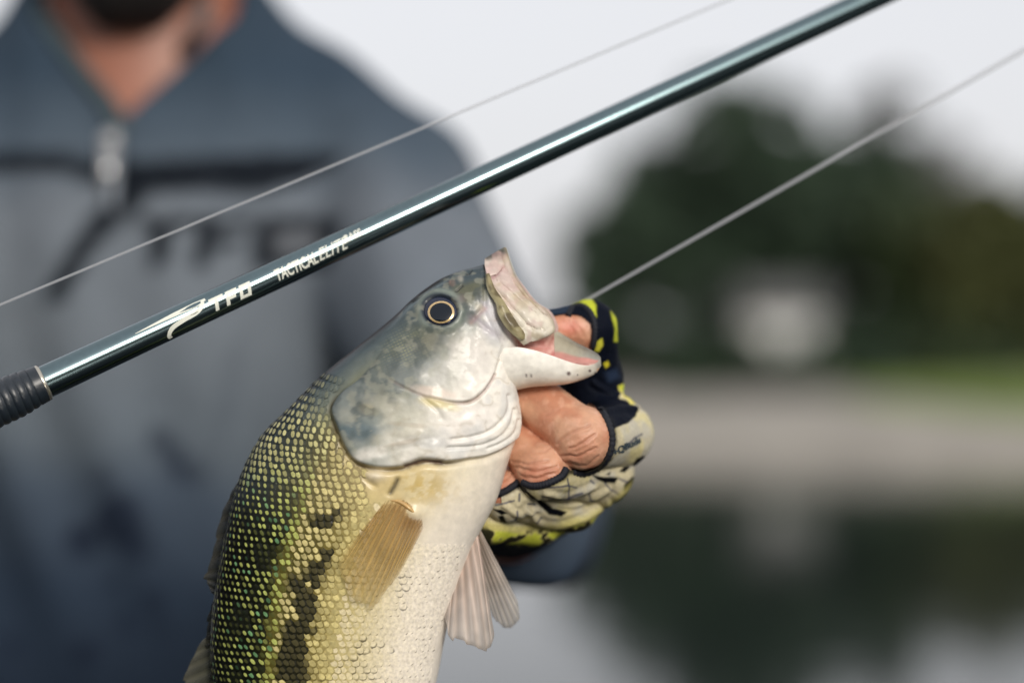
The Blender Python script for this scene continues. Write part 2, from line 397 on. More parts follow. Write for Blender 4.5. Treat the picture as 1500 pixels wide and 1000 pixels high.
mb.add(V, [tuple(int(q) for q in f) for f in grid_faces(len(st), 11, True)] + [tuple(range(11)), tuple(range((len(st) - 1) * 11, len(st) * 11))[::-1]])
mb.build('hull', m_gel, bt, smooth=False)
mb = MB(); n_ = len(st); mb.add([(x, s * hw * 0.915, DECK) for x, hw in st for s in (-1, 1)], [(2 * i, 2 * i + 2, 2 * i + 3, 2 * i + 1) for i in range(n_ - 1)])
mb.build('deck', m_carpet, bt, smooth=False)
tag(bt, 'low dark bass boat that the angler stands in', 'boat')

# ------------------------------------------------------------------ fish
fish = empty('fish', W((480, 1300, 0)))
tag(fish, 'olive and cream bass with open mouth held up by the gloved hand', 'fish')
finv = Matrix.Translation(fish.location).inverted()
def local(o, root):                       # keep world-built geometry where it is under a moved Empty
    o.matrix_parent_inverse = Matrix.Translation(root.location).inverted() if o.parent == root else Matrix(); return o
#        D(u,v)      V(u,v)      half width
ST = [((486, 1318), (545, 1318), 14), ((470, 1285), (560, 1285), 22), ((405, 1220), (575, 1220), 42), ((348, 1120), (607, 1115), 64), ((317, 1040), (628, 1045), 76), ((311, 985), (642, 985), 82),
      ((311, 920), (653, 928), 88), ((318, 855), (668, 872), 92), ((331, 782), (693, 800), 95), ((350, 706), (727, 733), 96), ((380, 643), (746, 672), 95),
      ((420, 601), (755, 645), 93), ((470, 551), (760, 622), 89), ((520, 510), (760, 602), 84), ((566, 473), (758, 588), 77),
      ((606, 438), (756, 572), 69), ((632, 417), (758, 555), 62), ((655, 404), (764, 535), 56), ((676, 396), (762, 512), 50), ((695, 391), (756, 488), 44), ((709, 387), (745, 462), 37), ((715, 386), (735, 440), 30)]
Dp = np.array([s[0] for s in ST], float); Vp = np.array([s[1] for s in ST], float); Hw = np.array([[s[2]] for s in ST], float)
seg = np.hypot(*((Dp + Vp)[1:] - (Dp + Vp)[:-1]).T) / 2; cum = np.concatenate([[0], np.cumsum(seg)])
dens = np.interp(np.linspace(0, cum[-1], 400), [0, 280, 420, 640, 760, cum[-1]], [0.22, 0.28, 0.45, 0.6, 1.0, 1.0])
cd_ = np.concatenate([[0], np.cumsum((dens[1:] + dens[:-1]) / 2)]); cd_ /= cd_[-1]
NS, NH = 560, 200
arcs = np.interp(np.linspace(0, 1, NS), cd_, np.linspace(0, cum[-1], 400))
ts = np.interp(arcs, cum, np.arange(len(ST)))
Dd = catmull(Dp, ts=ts); Vv = catmull(Vp, ts=ts); hw = catmull(Hw, ts=ts)[:, 0]
phi = np.concatenate([np.linspace(0, math.pi, NH), np.linspace(math.pi, 2 * math.pi, NH)[1:-1]]); NPH = len(phi)
side = np.where(phi <= math.pi + 1e-6, -1.0, 1.0)                 # -1 is the side turned to the camera
q = (1 - np.cos(phi)) / 2
lat = np.sign(np.sin(phi)) * np.abs(np.sin(phi)) ** 0.80
lat[0] = 0; lat[NH - 1] = 0
UV = Dd[:, None] + (Vv - Dd)[:, None] * q[None, :, None]
G = np.concatenate([UV, (-hw[:, None] * lat[None, :])[..., None]], -1)  # NS, NPH, 3
def gnormal(G):
    ds = np.gradient(G, axis=0)
    dp = (np.roll(G, -1, axis=1) - np.roll(G, 1, axis=1))
    n = np.cross(dp, ds); n /= np.linalg.norm(n, axis=-1)[..., None] + 1e-12
    return n
N = gnormal(G)
if (N[300, 80, 2]) > 0: N = -N
mir = G.copy(); mir[..., 2] = -np.abs(mir[..., 2]); PQ = proj(W(mir))
# ---- sculpting in the flank plane
OPER = [(568, 500), (545, 530), (524, 557), (503, 573), (489, 592), (487, 606), (494, 625), (502, 646), (513, 666), (528, 678), (557, 684), (592, 682), (620, 674), (650, 675), (690, 670), (712, 666), (740, 653), (760, 638), (960, 640), (960, 300), (600, 300)]
OPER = [tuple(p) for p in catmull(OPER[:18], 90)] + OPER[18:]
sdh = spoly(PQ, OPER)
disp = 6.5 * sstep(-4.0, 3.5, sdh) * sstep(520, 590, PQ[..., 1]) * (1 - 0.75 * sstep(2, 95, sdh))
disp -= 4.0 * np.exp(-((sdh + 5) / 5.0) ** 2) * sstep(540, 600, PQ[..., 1])
PRE = [(572, 557), (596, 570), (620, 580), (645, 586), (668, 590), (688, 588), (705, 576), (717, 560), (724, 549)]
PRE = [tuple(p) for p in catmull(PRE, 50)]
dpre = dpoly(PQ, PRE)
cheek = [(572, 556), (596, 569), (620, 579), (645, 585), (668, 589), (688, 587), (705, 575), (717, 559), (724, 548), (735, 505), (700, 430), (600, 440), (560, 500)]
cheek = [tuple(p) for p in catmull(cheek[:9], 50)] + cheek[9:]
sdc = spoly(PQ, cheek)
prw = 0.25 + 0.75 * sstep(640, 690, PQ[..., 0])
disp += prw * 3.2 * sstep(-3, 3.5, sdc) * (1 - sstep(4, 60, sdc)) - prw * 3.0 * np.exp(-(dpre / 2.4) ** 2)
def groove(pts, d, wd):
    global disp
    pts = [tuple(p) for p in catmull(pts, 8 * len(pts))] if len(pts) > 2 else pts
    disp = disp - d * np.exp(-(dpoly(PQ, pts) / wd) ** 2)
groove([(743, 580), (743, 597), (735, 613), (715, 630), (690, 639), (662, 643)], 3.2, 3)
groove([(750, 600), (745, 620), (733, 636), (710, 648), (688, 653), (655, 655)], 2.6, 2.6)
groove([(755, 615), (750, 632), (735, 645), (712, 655)], 2.0, 2.2)
groove([(568, 500), (547, 530), (528, 557)], 1.3, 3.5)
groove([(711, 388), (711, 420), (711, 446)], 4.0, 3); groove([(711, 448), (700, 460), (690, 470)], 1.6, 4)
groove([(690, 462), (705, 475), (722, 488), (740, 498)], 1.2, 4)
groove([(735, 520), (728, 535), (724, 548)], 2.0, 3)
groove([(620, 583), (640, 600), (646, 612)], 1.5, 3); groove([(575, 640), (610, 645), (635, 640)], 1.2, 6); groove([(560, 665), (590, 655), (620, 652)], 1.5, 5)
disp += 2.5 * np.exp(-((PQ[..., 0] - 530) / 45) ** 2 - ((PQ[..., 1] - 632) / 22) ** 2)
EYE = np.array([645.5, 456.0])
de = np.hypot((PQ[..., 0] - EYE[0]) / 1.12, PQ[..., 1] - EYE[1])
disp += 4.5 * np.exp(-((de - 26) / 6.5) ** 2) - 9 * (1 - sstep(14, 23, de))
for c, r_, a in (((663, 415), 5, 2.2), ((674, 409), 4.5, 2.0), ((687, 399), 3, -2)):
    disp += a * np.exp(-(np.hypot(PQ[..., 0] - c[0], PQ[..., 1] - c[1]) / r_) ** 2)
groove([(668, 427), (677, 419)], 2.2, 1.6); groove([(684, 401), (690, 396)], 2.0, 1.4)
groove([(606, 444), (618, 436), (628, 430)], 1.6, 1.5)
# dent and slit behind the gill cover, root of the pectoral fin
groove([(528, 682), (534, 700), (548, 712)], 3, 4); groove([(572, 722), (578, 712), (582, 702)], 4.5, 4)
disp += 5 * np.exp(-((PQ[..., 0] - 550) / 14) ** 2 - ((PQ[..., 1] - 696) / 9) ** 2) + 5 * np.exp(-((PQ[..., 0] - 606) / 13) ** 2 - ((PQ[..., 1] - 752) / 12) ** 2)
groove([(594, 681), (620, 673), (646, 676)], 5, 3.5)
headm = sstep(-10, 25, sdh)
P3 = mir
disp += (fbm(P3, 0.03, 11, 2) - 0.5) * 5 * (0.25 + headm) + (fbm(P3, 0.10, 12, 2) - 0.5) * 0.8 * headm
fade = np.minimum(1, (np.abs(lat) * 4))[None, :]
G2 = G + N * (disp * fade)[..., None]
# ---- colours
def C(*c): return lin(*c)
U, Vc = PQ[..., 0], PQ[..., 1]
QQ = np.broadcast_to(q[None, :], U.shape)
def ramp(x, ks, cs):
    cs = np.array([lin(*c) for c in cs]); return np.stack([np.interp(x, ks, cs[:, i]) for i in range(3)], -1)
def body_colour(U, Vc, Q, P3):
    nz = fbm(P3, 0.02, 21) - 0.5; n2 = fbm(P3, 0.06, 22) - 0.5
    x = Q + nz * 0.06
    low = ramp(x, [0, .06, .2, .245, .27, .31, .35, .46, .52, .62, .72, .82, 1], [(12, 15, 16), (18, 22, 19), (34, 38, 22), (52, 54, 26), (140, 132, 60), (128, 120, 56), (112, 104, 50), (164, 148, 82), (196, 180, 116), (205, 190, 138), (222, 210, 178), (234, 224, 206), (232, 224, 212)])
    up = ramp(x, [0, .05, .12, .22, .32, .42, .55, .7, .85, 1], [(30, 36, 40), (70, 82, 86), (98, 106, 100), (128, 128, 98), (172, 158, 108), (198, 180, 128), (212, 192, 146), (222, 206, 164), (232, 222, 198), (232, 222, 208)])
    t = sstep(660, 790, Vc + nz * 60)[..., None]
    c = up * (1 - t) + low * t
    band = np.clip(1.4 * np.exp(-((x - 0.385) / 0.062) ** 2), 0, 1)
    blot = sstep(-0.04, 0.08, n2 + 0.75 * nz + 0.10 * np.sin(Vc * 0.085)) * band * sstep(690, 800, Vc)
    c = over(c, lin(20, 22, 15), np.clip(blot * 1.7, 0, 0.97))
    b2 = sstep(0.05, 0.2, n2 + nz) * np.exp(-((x - 0.2) / 0.08) ** 2) * sstep(720, 800, Vc)
    c = over(c, lin(16, 18, 14), b2 * 0.8)
    return c, np.clip(blot + b2, 0, 1)
CB, BL = body_colour(U, Vc, QQ, P3)
# head
def blob(C_, u, v, ru, rv, ang, col, a, soft=1.0, jit=0.25):
    ca, sa = math.cos(R(ang)), math.sin(R(ang)); x = (U - u) * ca + (Vc - v) * sa; y = -(U - u) * sa + (Vc - v) * ca
    d = np.sqrt((x / ru) ** 2 + (y / rv) ** 2) + (fbm(P3, 0.045, int(u) % 97) - 0.5) * jit * 4
    return over(C_, lin(*col), a * (1 - sstep(1 - soft * 0.6, 1 + soft * 0.4, d)))
CH = ramp(QQ + (fbm(P3, 0.03, 31) - .5) * 0.16, [0, .05, .18, .32, .45, .6, .8, 1], [(36, 44, 48), (68, 82, 88), (80, 93, 96), (104, 114, 111), (150, 154, 147), (216, 212, 201), (242, 237, 227), (242, 236, 224)])
CH = blob(CH, 560, 520, 40, 26, -50, (84, 99, 104), .75); CH = blob(CH, 580, 555, 55, 28, -10, (120, 126, 118), .65)
CH = blob(CH, 612, 505, 34, 26, -40, (118, 121, 98), .65); CH = blob(CH, 690, 430, 26, 22, 30, (104, 105, 80), .8); CH = blob(CH, 684, 404, 30, 11, -25, (66, 80, 87), .85)
CH = blob(CH, 640, 500, 34, 18, -20, (142, 140, 124), .6); CH = blob(CH, 690, 515, 30, 34, 0, (214, 208, 200), .8); CH = blob(CH, 650, 545, 46, 20, -8, (196, 194, 186), .8)
CH = blob(CH, 600, 530, 30, 40, 10, (122, 130, 130), .55); CH = blob(CH, 720, 470, 18, 34, -20, (206, 204, 208), .9); CH = blob(CH, 702, 450, 10, 9, 0, (190, 182, 160), .7)
CH = blob(CH, 668, 535, 10, 45, 12, (160, 160, 146), .4)
CH = blob(CH, 520, 585, 36, 18, -30, (150, 156, 150), .6); CH = blob(CH, 575, 605, 50, 22, 10, (200, 196, 178), .7); CH = blob(CH, 530, 632, 25, 20, 25, (92, 110, 116), .9, 0.8)
CH = blob(CH, 548, 610, 16, 12, -20, (122, 132, 128), .7); CH = blob(CH, 512, 610, 16, 12, 0, (166, 168, 156), .7); CH = blob(CH, 540, 600, 14, 8, 20, (190, 182, 150), .5)
CH = blob(CH, 545, 664, 40, 11, -15, (226, 222, 212), .85); CH = blob(CH, 600, 635, 50, 14, -8, (206, 200, 182), .6); CH = blob(CH, 628, 648, 36, 10, 4, (214, 210, 202), .7)
CH = blob(CH, 690, 620, 50, 26, -20, (238, 232, 224), .85); CH = blob(CH, 642, 590, 28, 9, 12, (202, 186, 120), .75); CH = blob(CH, 640, 575, 40, 7, 10, (226, 206, 190), .6)
CH = blob(CH, 700, 650, 60, 10, -10, (206, 206, 202), .5); CH = blob(CH, 597, 622, 26, 3.5, 5, (170, 158, 138), .5); CH = blob(CH, 590, 648, 30, 3.5, -12, (176, 164, 146), .55)
CH = over(CH, lin(140, 96, 90), 0.6 * np.exp(-(dpre / 2.6) ** 2) * (0.35 + 0.65 * sstep(650, 690, U)))
CH = over(CH, lin(176, 118, 112), 0.35 * np.exp(-(dpoly(PQ, [(690, 472), (700, 462), (711, 451)]) / 4.5) ** 2))
CH = over(CH, lin(150, 130, 140), 0.4 * np.exp(-(dpoly(PQ, [(690, 465), (706, 476), (722, 488), (738, 494)]) / 6) ** 2))
CH = over(CH, lin(30, 34, 38), 0.8 * np.exp(-(dpoly(PQ, [(668, 427), (677, 419)]) / 1.6) ** 2) + 0.8 * np.exp(-(dpoly(PQ, [(684, 401), (691, 396)]) / 1.5) ** 2) + 0.45 * np.exp(-(dpoly(PQ, [(568, 500), (550, 526), (532, 552)]) / 3.0) ** 2))
for c, col, r_ in (((663, 415), (150, 122, 108), 5), ((674, 409), (158, 156, 146), 5)):
    CH = over(CH, lin(*col), 0.9 * np.exp(-(np.hypot(U - c[0], Vc - c[1]) / r_) ** 4))
CH = over(CH, lin(150, 160, 148), 0.7 * np.exp(-((de - 29) / 4.5) ** 2)); CH = over(CH, lin(38, 46, 58), 0.9 * (1 - sstep(22.5, 25.5, de)))
CH = over(CH, lin(120, 100, 104), 0.5 * np.exp(-((U - 676) / 7) ** 2 - ((Vc - 440) / 9) ** 2))
dots = (np.sin(U * 0.95 + Vc * 0.35) * np.sin(Vc * 0.95 - U * 0.30)); CH = over(CH, lin(196, 192, 128), 0.6 * sstep(0.35, 0.75, dots) * np.exp(-((U - 588) / 30) ** 2 - ((Vc - 510) / 24) ** 2))
fa = fbm(P3, 0.035, 71); fb = fbm(P3, 0.06, 72); fc = fbm(P3, 0.09, 73)
vein = np.exp(-((fa - .5) / .045) ** 2) * sstep(.42, .6, fb)
CH = over(CH, lin(152, 138, 112), 0.32 * vein * sstep(.35, .55, QQ)); CH = over(CH, lin(70, 82, 84), 0.55 * sstep(.52, .68, fb) * (1 - sstep(.32, .5, QQ)))
CH = over(CH, lin(168, 168, 150), 0.45 * sstep(.54, .68, fc) * (1 - sstep(.4, .6, QQ))); CH = over(CH, lin(176, 174, 158), 0.45 * sstep(.55, .68, fb) * sstep(.4, .6, QQ) * (1 - sstep(560, 680, U)))
CH = over(CH, lin(186, 190, 192), 0.35 * sstep(.5, .66, fa) * sstep(.5, .7, QQ))
strip = dpoly(np.stack([U, Vc], -1), [(300, 900)]) * 0
CH = over(CH, lin(20, 18, 20), 0.9 * (1 - sstep(.018, .032, QQ + (fc - .5) * .02)) * (1 - sstep(625, 650, U))); CH = over(CH, lin(128, 142, 148), 0.6 * np.exp(-((QQ - .045) / .012) ** 2) * (1 - sstep(640, 670, U)))  # dark back edge on the head, with a painted pale gloss line
CH = CH * (1 + 0.16 * (fbm(P3, 0.10, 41)[..., None] - .5))
CH = CH * (0.76 + 0.24 * sstep(.28, .5, QQ))[..., None]
hm = sstep(-1.5, 2.5, sdh)
topb = sstep(560, 500, Vc)                                          # nape: no sharp edge between head and body
hm = hm * (1 - topb) + topb * sstep(-30, 40, sdh)
CF = CB * (1 - hm[..., None]) + CH * hm[..., None]
CF = over(CF, lin(62, 50, 38), (0.35 + 0.5 * sstep(.4, .6, fb)) * np.exp(-((sdh + 4.0) / 3.2) ** 2) * sstep(560, 600, Vc) * (1 - sstep(655, 690, U)))   # shadow under the gill cover's edge, painted on the skin
CF = over(CF, lin(58, 24, 42), 0.95 * np.exp(-(dpoly(PQ, [(594, 682), (620, 674), (646, 677)]) / 3.2) ** 2))
gm = fbm(P3, 0.11, 79)
CF = over(CF, lin(196, 170, 104), 0.75 * np.exp(-((U - 615) / 46) ** 2 - ((Vc - 712) / 26) ** 2) * (.4 + .9 * sstep(.4, .6, gm)) * (sdh < 0)); CF = over(CF, lin(150, 104, 74), 0.7 * np.exp(-((U - 598) / 16) ** 2 - ((Vc - 766) / 12) ** 2)); CF = over(CF, lin(176, 140, 84), 0.6 * np.exp(-((U - 582) / 14) ** 2 - ((Vc - 742) / 14) ** 2))
CF = over(CF, lin(226, 214, 190), 0.8 * np.exp(-((U - 550) / 15) ** 2 - ((Vc - 696) / 8) ** 2))
CF = over(CF, lin(38, 36, 28), 0.85 * np.exp(-(dpoly(PQ, [(572, 722), (578, 712), (582, 703)]) / 3.5) ** 2))
CF = over(CF, lin(12, 13, 15), 0.9 * (1 - sstep(0.012, 0.026, QQ)) * (1 - sstep(640, 660, U))); CF = over(CF, lin(110, 124, 130), 0.75 * np.exp(-((QQ - .036) / .009) ** 2) * sstep(540, 600, Vc) * (1 - sstep(700, 760, Vc)))  # black back edge, then a blue-grey gloss line painted beside it
fv = W(G2.reshape(-1, 3)); ff = grid_faces(NS, NPH, True)
FV = [fv]; FF = [ff]; FC = [CF.reshape(-1, 3)]; fn = len(fv)
def fan_cap(ring, colr):
    global fn
    c = ring.mean(0); V = np.concatenate([ring, [c]]); n = len(ring)
    j = np.arange(n); F_ = np.stack([j, (j + 1) % n, np.full(n, n), np.full(n, n)], 1)
    FV.append(V); FF.append(F_ + fn); FC.append(np.tile(colr, (n + 1, 1))); fn += n + 1
# (tail end is closed by the tail fin root, snout end lies inside the jaws)
def add_part(Gp, faces, col):
    global fn
    Gp = Gp.reshape(-1, 3); FV.append(W(Gp)); FF.append(faces + fn); FC.append(np.broadcast_to(col, Gp.shape)); fn += len(Gp)
def sheet(Gs, th, rim=1):                                            # closed thin plate from a grid of points
    n, m, _ = Gs.shape
    nn = np.cross(np.gradient(Gs, axis=0), np.gradient(Gs, axis=1)); nn /= np.linalg.norm(nn, axis=-1)[..., None] + 1e-9
    return Gs + nn * th[..., None] / 2, Gs - nn * th[..., None] / 2, nn
def add_sheet(Gs, th, ca, cb):
    A, B, _ = sheet(Gs, th); n, m, _ = Gs.shape
    V = np.concatenate([A.reshape(-1, 3), B.reshape(-1, 3)]); o = n * m
    f = grid_faces(n, m); F_ = [f, f[:, ::-1] + o]
    i = np.arange(n - 1); j = np.arange(m - 1)
    F_.append(np.stack([i * m, (i + 1) * m, (i + 1) * m + o, i * m + o], 1)); F_.append(np.stack([i * m + m - 1, i * m + m - 1 + o, (i + 1) * m + m - 1 + o, (i + 1) * m + m - 1], 1))
    F_.append(np.stack([j, j + o, j + 1 + o, j + 1], 1)); F_.append(np.stack([(n - 1) * m + j, (n - 1) * m + j + 1, (n - 1) * m + j + 1 + o, (n - 1) * m + j + o], 1))
    add_part(V, np.concatenate(F_), np.concatenate([ca.reshape(-1, 3), cb.reshape(-1, 3)]))
# upper jaw: a hood from the near mouth corner over the snout tip to the far corner
k_sh = 0.12
base = [(768, 503, -44), (752, 488, -50), (735, 462, -50), (722, 432, -44), (714, 408, -34), (711, 394, -20), (713, 382, 0)]
rimn = [(792, 494, -40), (812, 484, -38), (803, 458, -36), (781, 442, -33), (764, 420, -28), (752, 400, -18), (742, 363, 0)]
def mirror(pts, sh): return [(u + sh * w * -1 * 2 * 0 + sh * abs(w), v, -w) for u, v, w in pts[-2::-1]]
bs = catmull(base + mirror(base, 0.12), 130); rs = catmull(rimn + mirror(rimn, 0.16), 130)
tt = np.linspace(0, 1, 60)[None, :, None]
Gj = bs[:, None] * (1 - tt) + rs[:, None] * tt
sg = np.sign(Gj[..., 2] + 1e-6); bul = np.sin(math.pi * np.clip(tt[..., 0], 0, 1))
Gj[..., 2] += sg * bul * 5
Gj[..., 2] *= 1.0
mj = Gj.copy(); mj[..., 2] = -np.abs(mj[..., 2]); Pj = proj(W(mj)); Uj, Vj = Pj[..., 0], Pj[..., 1]
n_j = fbm(mj, 0.06, 51) - 0.5; n_j2 = fbm(mj, 0.15, 52) - 0.5
Gj[..., 2] += sg * (n_j * 5 - 3.5 * np.exp(-(dpoly(Pj, [(716, 408), (728, 404), (738, 392)]) / 3) ** 2) - 3 * np.exp(-(dpoly(Pj, [(735, 378), (741, 396), (752, 415), (765, 432), (785, 452)]) / 2.6) ** 2))
cj = np.broadcast_to(lin(214, 204, 186), Gj.shape).copy()
cj = over(cj, lin(206, 184, 176), np.exp(-((Vj - 405) / 26) ** 2) * 0.9)
cj = over(cj, lin(160, 138, 112), 0.65 * np.exp(-(dpoly(Pj, [(756, 412), (768, 430), (785, 450)]) / 4.5) ** 2))
cj = over(cj, lin(158, 104, 108), 0.7 * np.exp(-(dpoly(Pj, [(722, 410), (730, 404), (736, 392)]) / 2.2) ** 2))
cj = over(cj, lin(72, 76, 66), 0.85 * (1 - sstep(372, 384, Vj + n_j * 14))); cj = over(cj, lin(50, 52, 46), 0.8 * np.exp(-(dpoly(Pj, [(716, 381), (728, 374), (736, 371)]) / 3.5) ** 2))
cj = over(cj, lin(232, 226, 210), 0.5 * sstep(440, 480, Vj)); n_j3 = fbm(mj, 0.05, 53); cj = over(cj, lin(176, 158, 126), 0.55 * sstep(.5, .66, n_j3)); cj = over(cj, lin(196, 164, 158), 0.45 * sstep(.52, .66, fbm(mj, .08, 54))); cj = over(cj, lin(150, 132, 100), 0.55 * np.exp(-((tt[..., 0] - 1) / .10) ** 2) * np.ones(Gj.shape[:2])); cj = cj * (0.94 + 0.35 * n_j2[..., None])
for pts_ in ([(722, 420), (745, 445), (775, 478)], [(730, 412), (756, 436), (788, 462)], [(742, 470), (765, 478), (795, 482)], [(738, 400), (760, 428), (796, 462)]): Gj[..., 2] -= sg * -1 * 0 + sg * 2.2 * np.exp(-(dpoly(Pj + (n_j2 * 14)[..., None], pts_) / 2.6) ** 2)
ci = np.broadcast_to(lin(176, 180, 172), Gj.shape).copy(); ci = over(ci, lin(196, 170, 164), sstep(390, 420, Vj))
thj = np.interp(np.linspace(0, 1, 60), [0, .6, .93, 1], [9, 7, 6, 2.0])[None] * np.ones((130, 1))
A_, B_, nn_ = sheet(Gj, thj)
if nn_[30, 30, 2] > 0: cj, ci = ci, cj
add_sheet(Gj, thj, cj, ci)
# maxilla: slim plate lying over the hood on each side
mxl = [(713, 402, -37), (715, 425, -45), (727, 446, -54), (730, 461, -58), (742, 481, -60), (757, 494, -57), (763, 497, -54)]
mxr = [(716, 402, -37), (724, 422, -45), (736, 440, -53), (747, 458, -56), (757, 474, -57), (767, 488, -54), (767, 497, -52)]
a_ = catmull(mxl, 60); b_ = catmull(mxr, 60); tx = np.linspace(0, 1, 14)[None, :, None]
for s_ in (1, -1):
    Gm = a_[:, None] * (1 - tx) + b_[:, None] * tx; Gm[..., 2] -= 2.5 * np.sin(math.pi * tx[..., 0])
    nm = fbm(Gm, 0.07, 55); Gm[..., 2] += (fbm(Gm, .08, 56) - .5) * 5
    cm = over(np.broadcast_to(lin(150, 140, 104), Gm.shape).copy(), lin(88, 76, 50), 0.9 * sstep(0.42, 0.60, nm)); cm = over(cm, lin(176, 170, 140), 0.6 * np.exp(-((tx[..., 0] - 0.1) / 0.2) ** 2) * np.ones(Gm.shape[:2]))
    Gm[..., 2] *= s_
    if s_ < 0: Gm[..., 0] += 6
    add_sheet(Gm, np.full(Gm.shape[:2], 3.2), cm, cm)
# lower jaw: trough with near rim, keel, far rim and a pink floor
nr = [(715, 514, -46), (740, 510, -50), (758, 508, -50), (784, 513, -46), (809, 521, -38), (838, 531, -26), (858, 535, -15), (872, 532, -6), (879, 526, -1)]
bo = [(715, 575, 0), (735, 574, 0), (752, 572, 0), (777, 567, 0), (802, 565, 0), (832, 562, 0), (856, 555, 0), (872, 547, 0), (881, 535, 0)]
fr = [(735, 480, 48), (760, 476, 50), (785, 474, 48), (812, 482, 44), (828, 491, 38), (846, 502, 28), (862, 510, 17), (874, 517, 7), (880, 523, 1)]
fl = [(725, 530, 0), (745, 528, 0), (765, 526, 0), (790, 528, 0), (812, 530, 0), (836, 531, 0), (856, 531, 0), (870, 530, 0), (879, 527, 0)]
NJ = 110
nr, bo, fr, fl = (catmull(x, NJ) for x in (nr, bo, fr, fl))
loops = []; tagc = []
for i in range(NJ):
    n0, b0, f0, l0 = nr[i], bo[i], fr[i], fl[i]; L = []
    for t in np.linspace(0, 1, 26)[:-1]:                               # near wall, bulging outwards
        a = t * math.pi / 2; L.append((n0[0] * (1 - t) + b0[0] * t, n0[1] + (b0[1] - n0[1]) * (0.35 * t + 0.65 * math.sin(a) ** 1.4), n0[2] * (math.cos(a) ** 0.55 if t < 1 else 0) * (1 + 0.10 * math.sin(math.pi * t))))
    for t in np.linspace(1, 0, 26)[:-1]:
        a = t * math.pi / 2; L.append((f0[0] * (1 - t) + b0[0] * t, f0[1] + (b0[1] - f0[1]) * (0.35 * t + 0.65 * math.sin(a) ** 1.4), f0[2] * (math.cos(a) ** 0.55) * (1 + 0.10 * math.sin(math.pi * t))))
    th = min(6.0, abs(f0[2]) * 0.35)
    for t in np.linspace(0, 1, 16)[:-1]:
        L.append((f0[0] * (1 - t) + l0[0] * t, f0[1] + (l0[1] - f0[1]) * t ** 0.8 + (1.5 if t > 0 else 0), (f0[2] - th) * (1 - t ** 2.2)))
    th = min(6.0, abs(n0[2]) * 0.35)
    for t in np.linspace(1, 0, 16):
        L.append((n0[0] * (1 - t) + l0[0] * t, n0[1] + (l0[1] - n0[1]) * t ** 0.8 + (1.0 if t > 0 else 0), (n0[2] + th) * (1 - t ** 2.2)))
    loops.append(L)
Gl = np.array(loops); ML = Gl.shape[1]
Pl = proj(W(Gl)); nl = fbm(Gl, 0.05, 61) - .5; nl2 = fbm(Gl, 0.18, 62) - .5
cl = np.broadcast_to(lin(246, 242, 232), Gl.shape).copy()
Ul, Vl = Pl[..., 0], Pl[..., 1]
cl = over(cl, lin(232, 216, 190), 0.45 * sstep(548, 568, Vl)); cl = over(cl, lin(206, 196, 176), 0.6 * sstep(825, 868, Ul + nl * 30)); cl = over(cl, lin(110, 110, 106), 0.85 * sstep(858, 880, Ul + nl * 20))
for c, r_ in (((833, 547), 3.2), ((864, 543), 2.2), ((771, 550), 2.0), ((778, 550), 1.8), ((846, 549), 1.3), ((872, 546), 1.5)):
    cl = over(cl, lin(70, 40, 44), 0.9 * np.exp(-(np.hypot(Ul - c[0], Vl - c[1]) / r_) ** 4))
for c in ((877.5, 521), (877, 542)): cl = over(cl, lin(214, 150, 90), 0.8 * np.exp(-(np.hypot(Ul - c[0], Vl - c[1]) / 2.6) ** 2))
J = np.arange(ML)[None] * np.ones((NJ, 1))
far_in = ((J >= 50) & (J < 65)); tin = np.clip((J - 50) / 15, 0, 1)
cin = over(np.broadcast_to(lin(176, 172, 152), Gl.shape).copy(), lin(150, 152, 144), sstep(835, 870, Ul)); cin = over(cin, lin(200, 142, 132), sstep(0.45, 0.62, tin + nl * 0.3)); cin = over(cin, lin(196, 156, 146), sstep(780, 745, Ul) * 0.8)
cl = np.where(far_in[..., None], cin, cl)
cl = np.where((J >= 65)[..., None] & (J < 77)[..., None], over(np.broadcast_to(lin(206, 160, 148), Gl.shape).copy(), lin(176, 104, 98), sstep(0.02, 0.2, nl2)), cl)
cl = over(cl, lin(104, 98, 92), 0.8 * np.exp(-((J - 50.0) / 1.2) ** 2) * sstep(800, 850, Ul))
cl = cl * (1 + 0.22 * nl2[..., None])
Gl[..., 2] += nl * 3 * np.sign(Gl[..., 2])
add_part(Gl, grid_faces(NJ, ML, True), cl.reshape(-1, 3))
fan_cap(W(Gl[0]), lin(220, 200, 180)); fan_cap(W(Gl[-1]), lin(110, 110, 106)); fan_cap(W(G2[-1]), lin(150, 100, 96)); fan_cap(W(G2[0]), lin(150, 140, 90))
# cheek membrane from the hood's corner to the lower jaw
mA = catmull([(745, 482, -42), (770, 488, -38), (792, 488, -34), (811, 482, -30)], 30); mB = catmull([(745, 522, -38), (768, 518, -36), (792, 522, -30), (812, 527, -24)], 30)
tx = np.linspace(0, 1, 12)[None, :, None]; Gm = mA[:, None] * (1 - tx) + mB[:, None] * tx; Gm[..., 2] += 14 * np.sin(math.pi * tx[..., 0]) + 4
cm = over(np.broadcast_to(lin(214, 170, 158), Gm.shape).copy(), lin(190, 120, 112), sstep(.4, .65, fbm(Gm, .10, 66)) * np.linspace(.3, 1, 30)[:, None]); cm = over(cm, lin(226, 208, 186), (1 - sstep(0, .35, tx[..., 0])) * np.ones(Gm.shape[:2]))
add_sheet(Gm, np.full(Gm.shape[:2], 3.0), cm, cm)
m_fish = material('fish_skin', vcol=True, rough=0.46, spec=0.35, coat=0.15, coat_r=0.14, bump=0.00012, bscale=600, var=0.10, vscale=350)
body = local(mesh_np('body', np.concatenate(FV), np.concatenate(FF), m_fish, fish, np.concatenate(FC)), fish)
fbvh = BVHTree.FromPolygons([tuple(map(float, v)) for v in fv[::1]], ff.tolist())
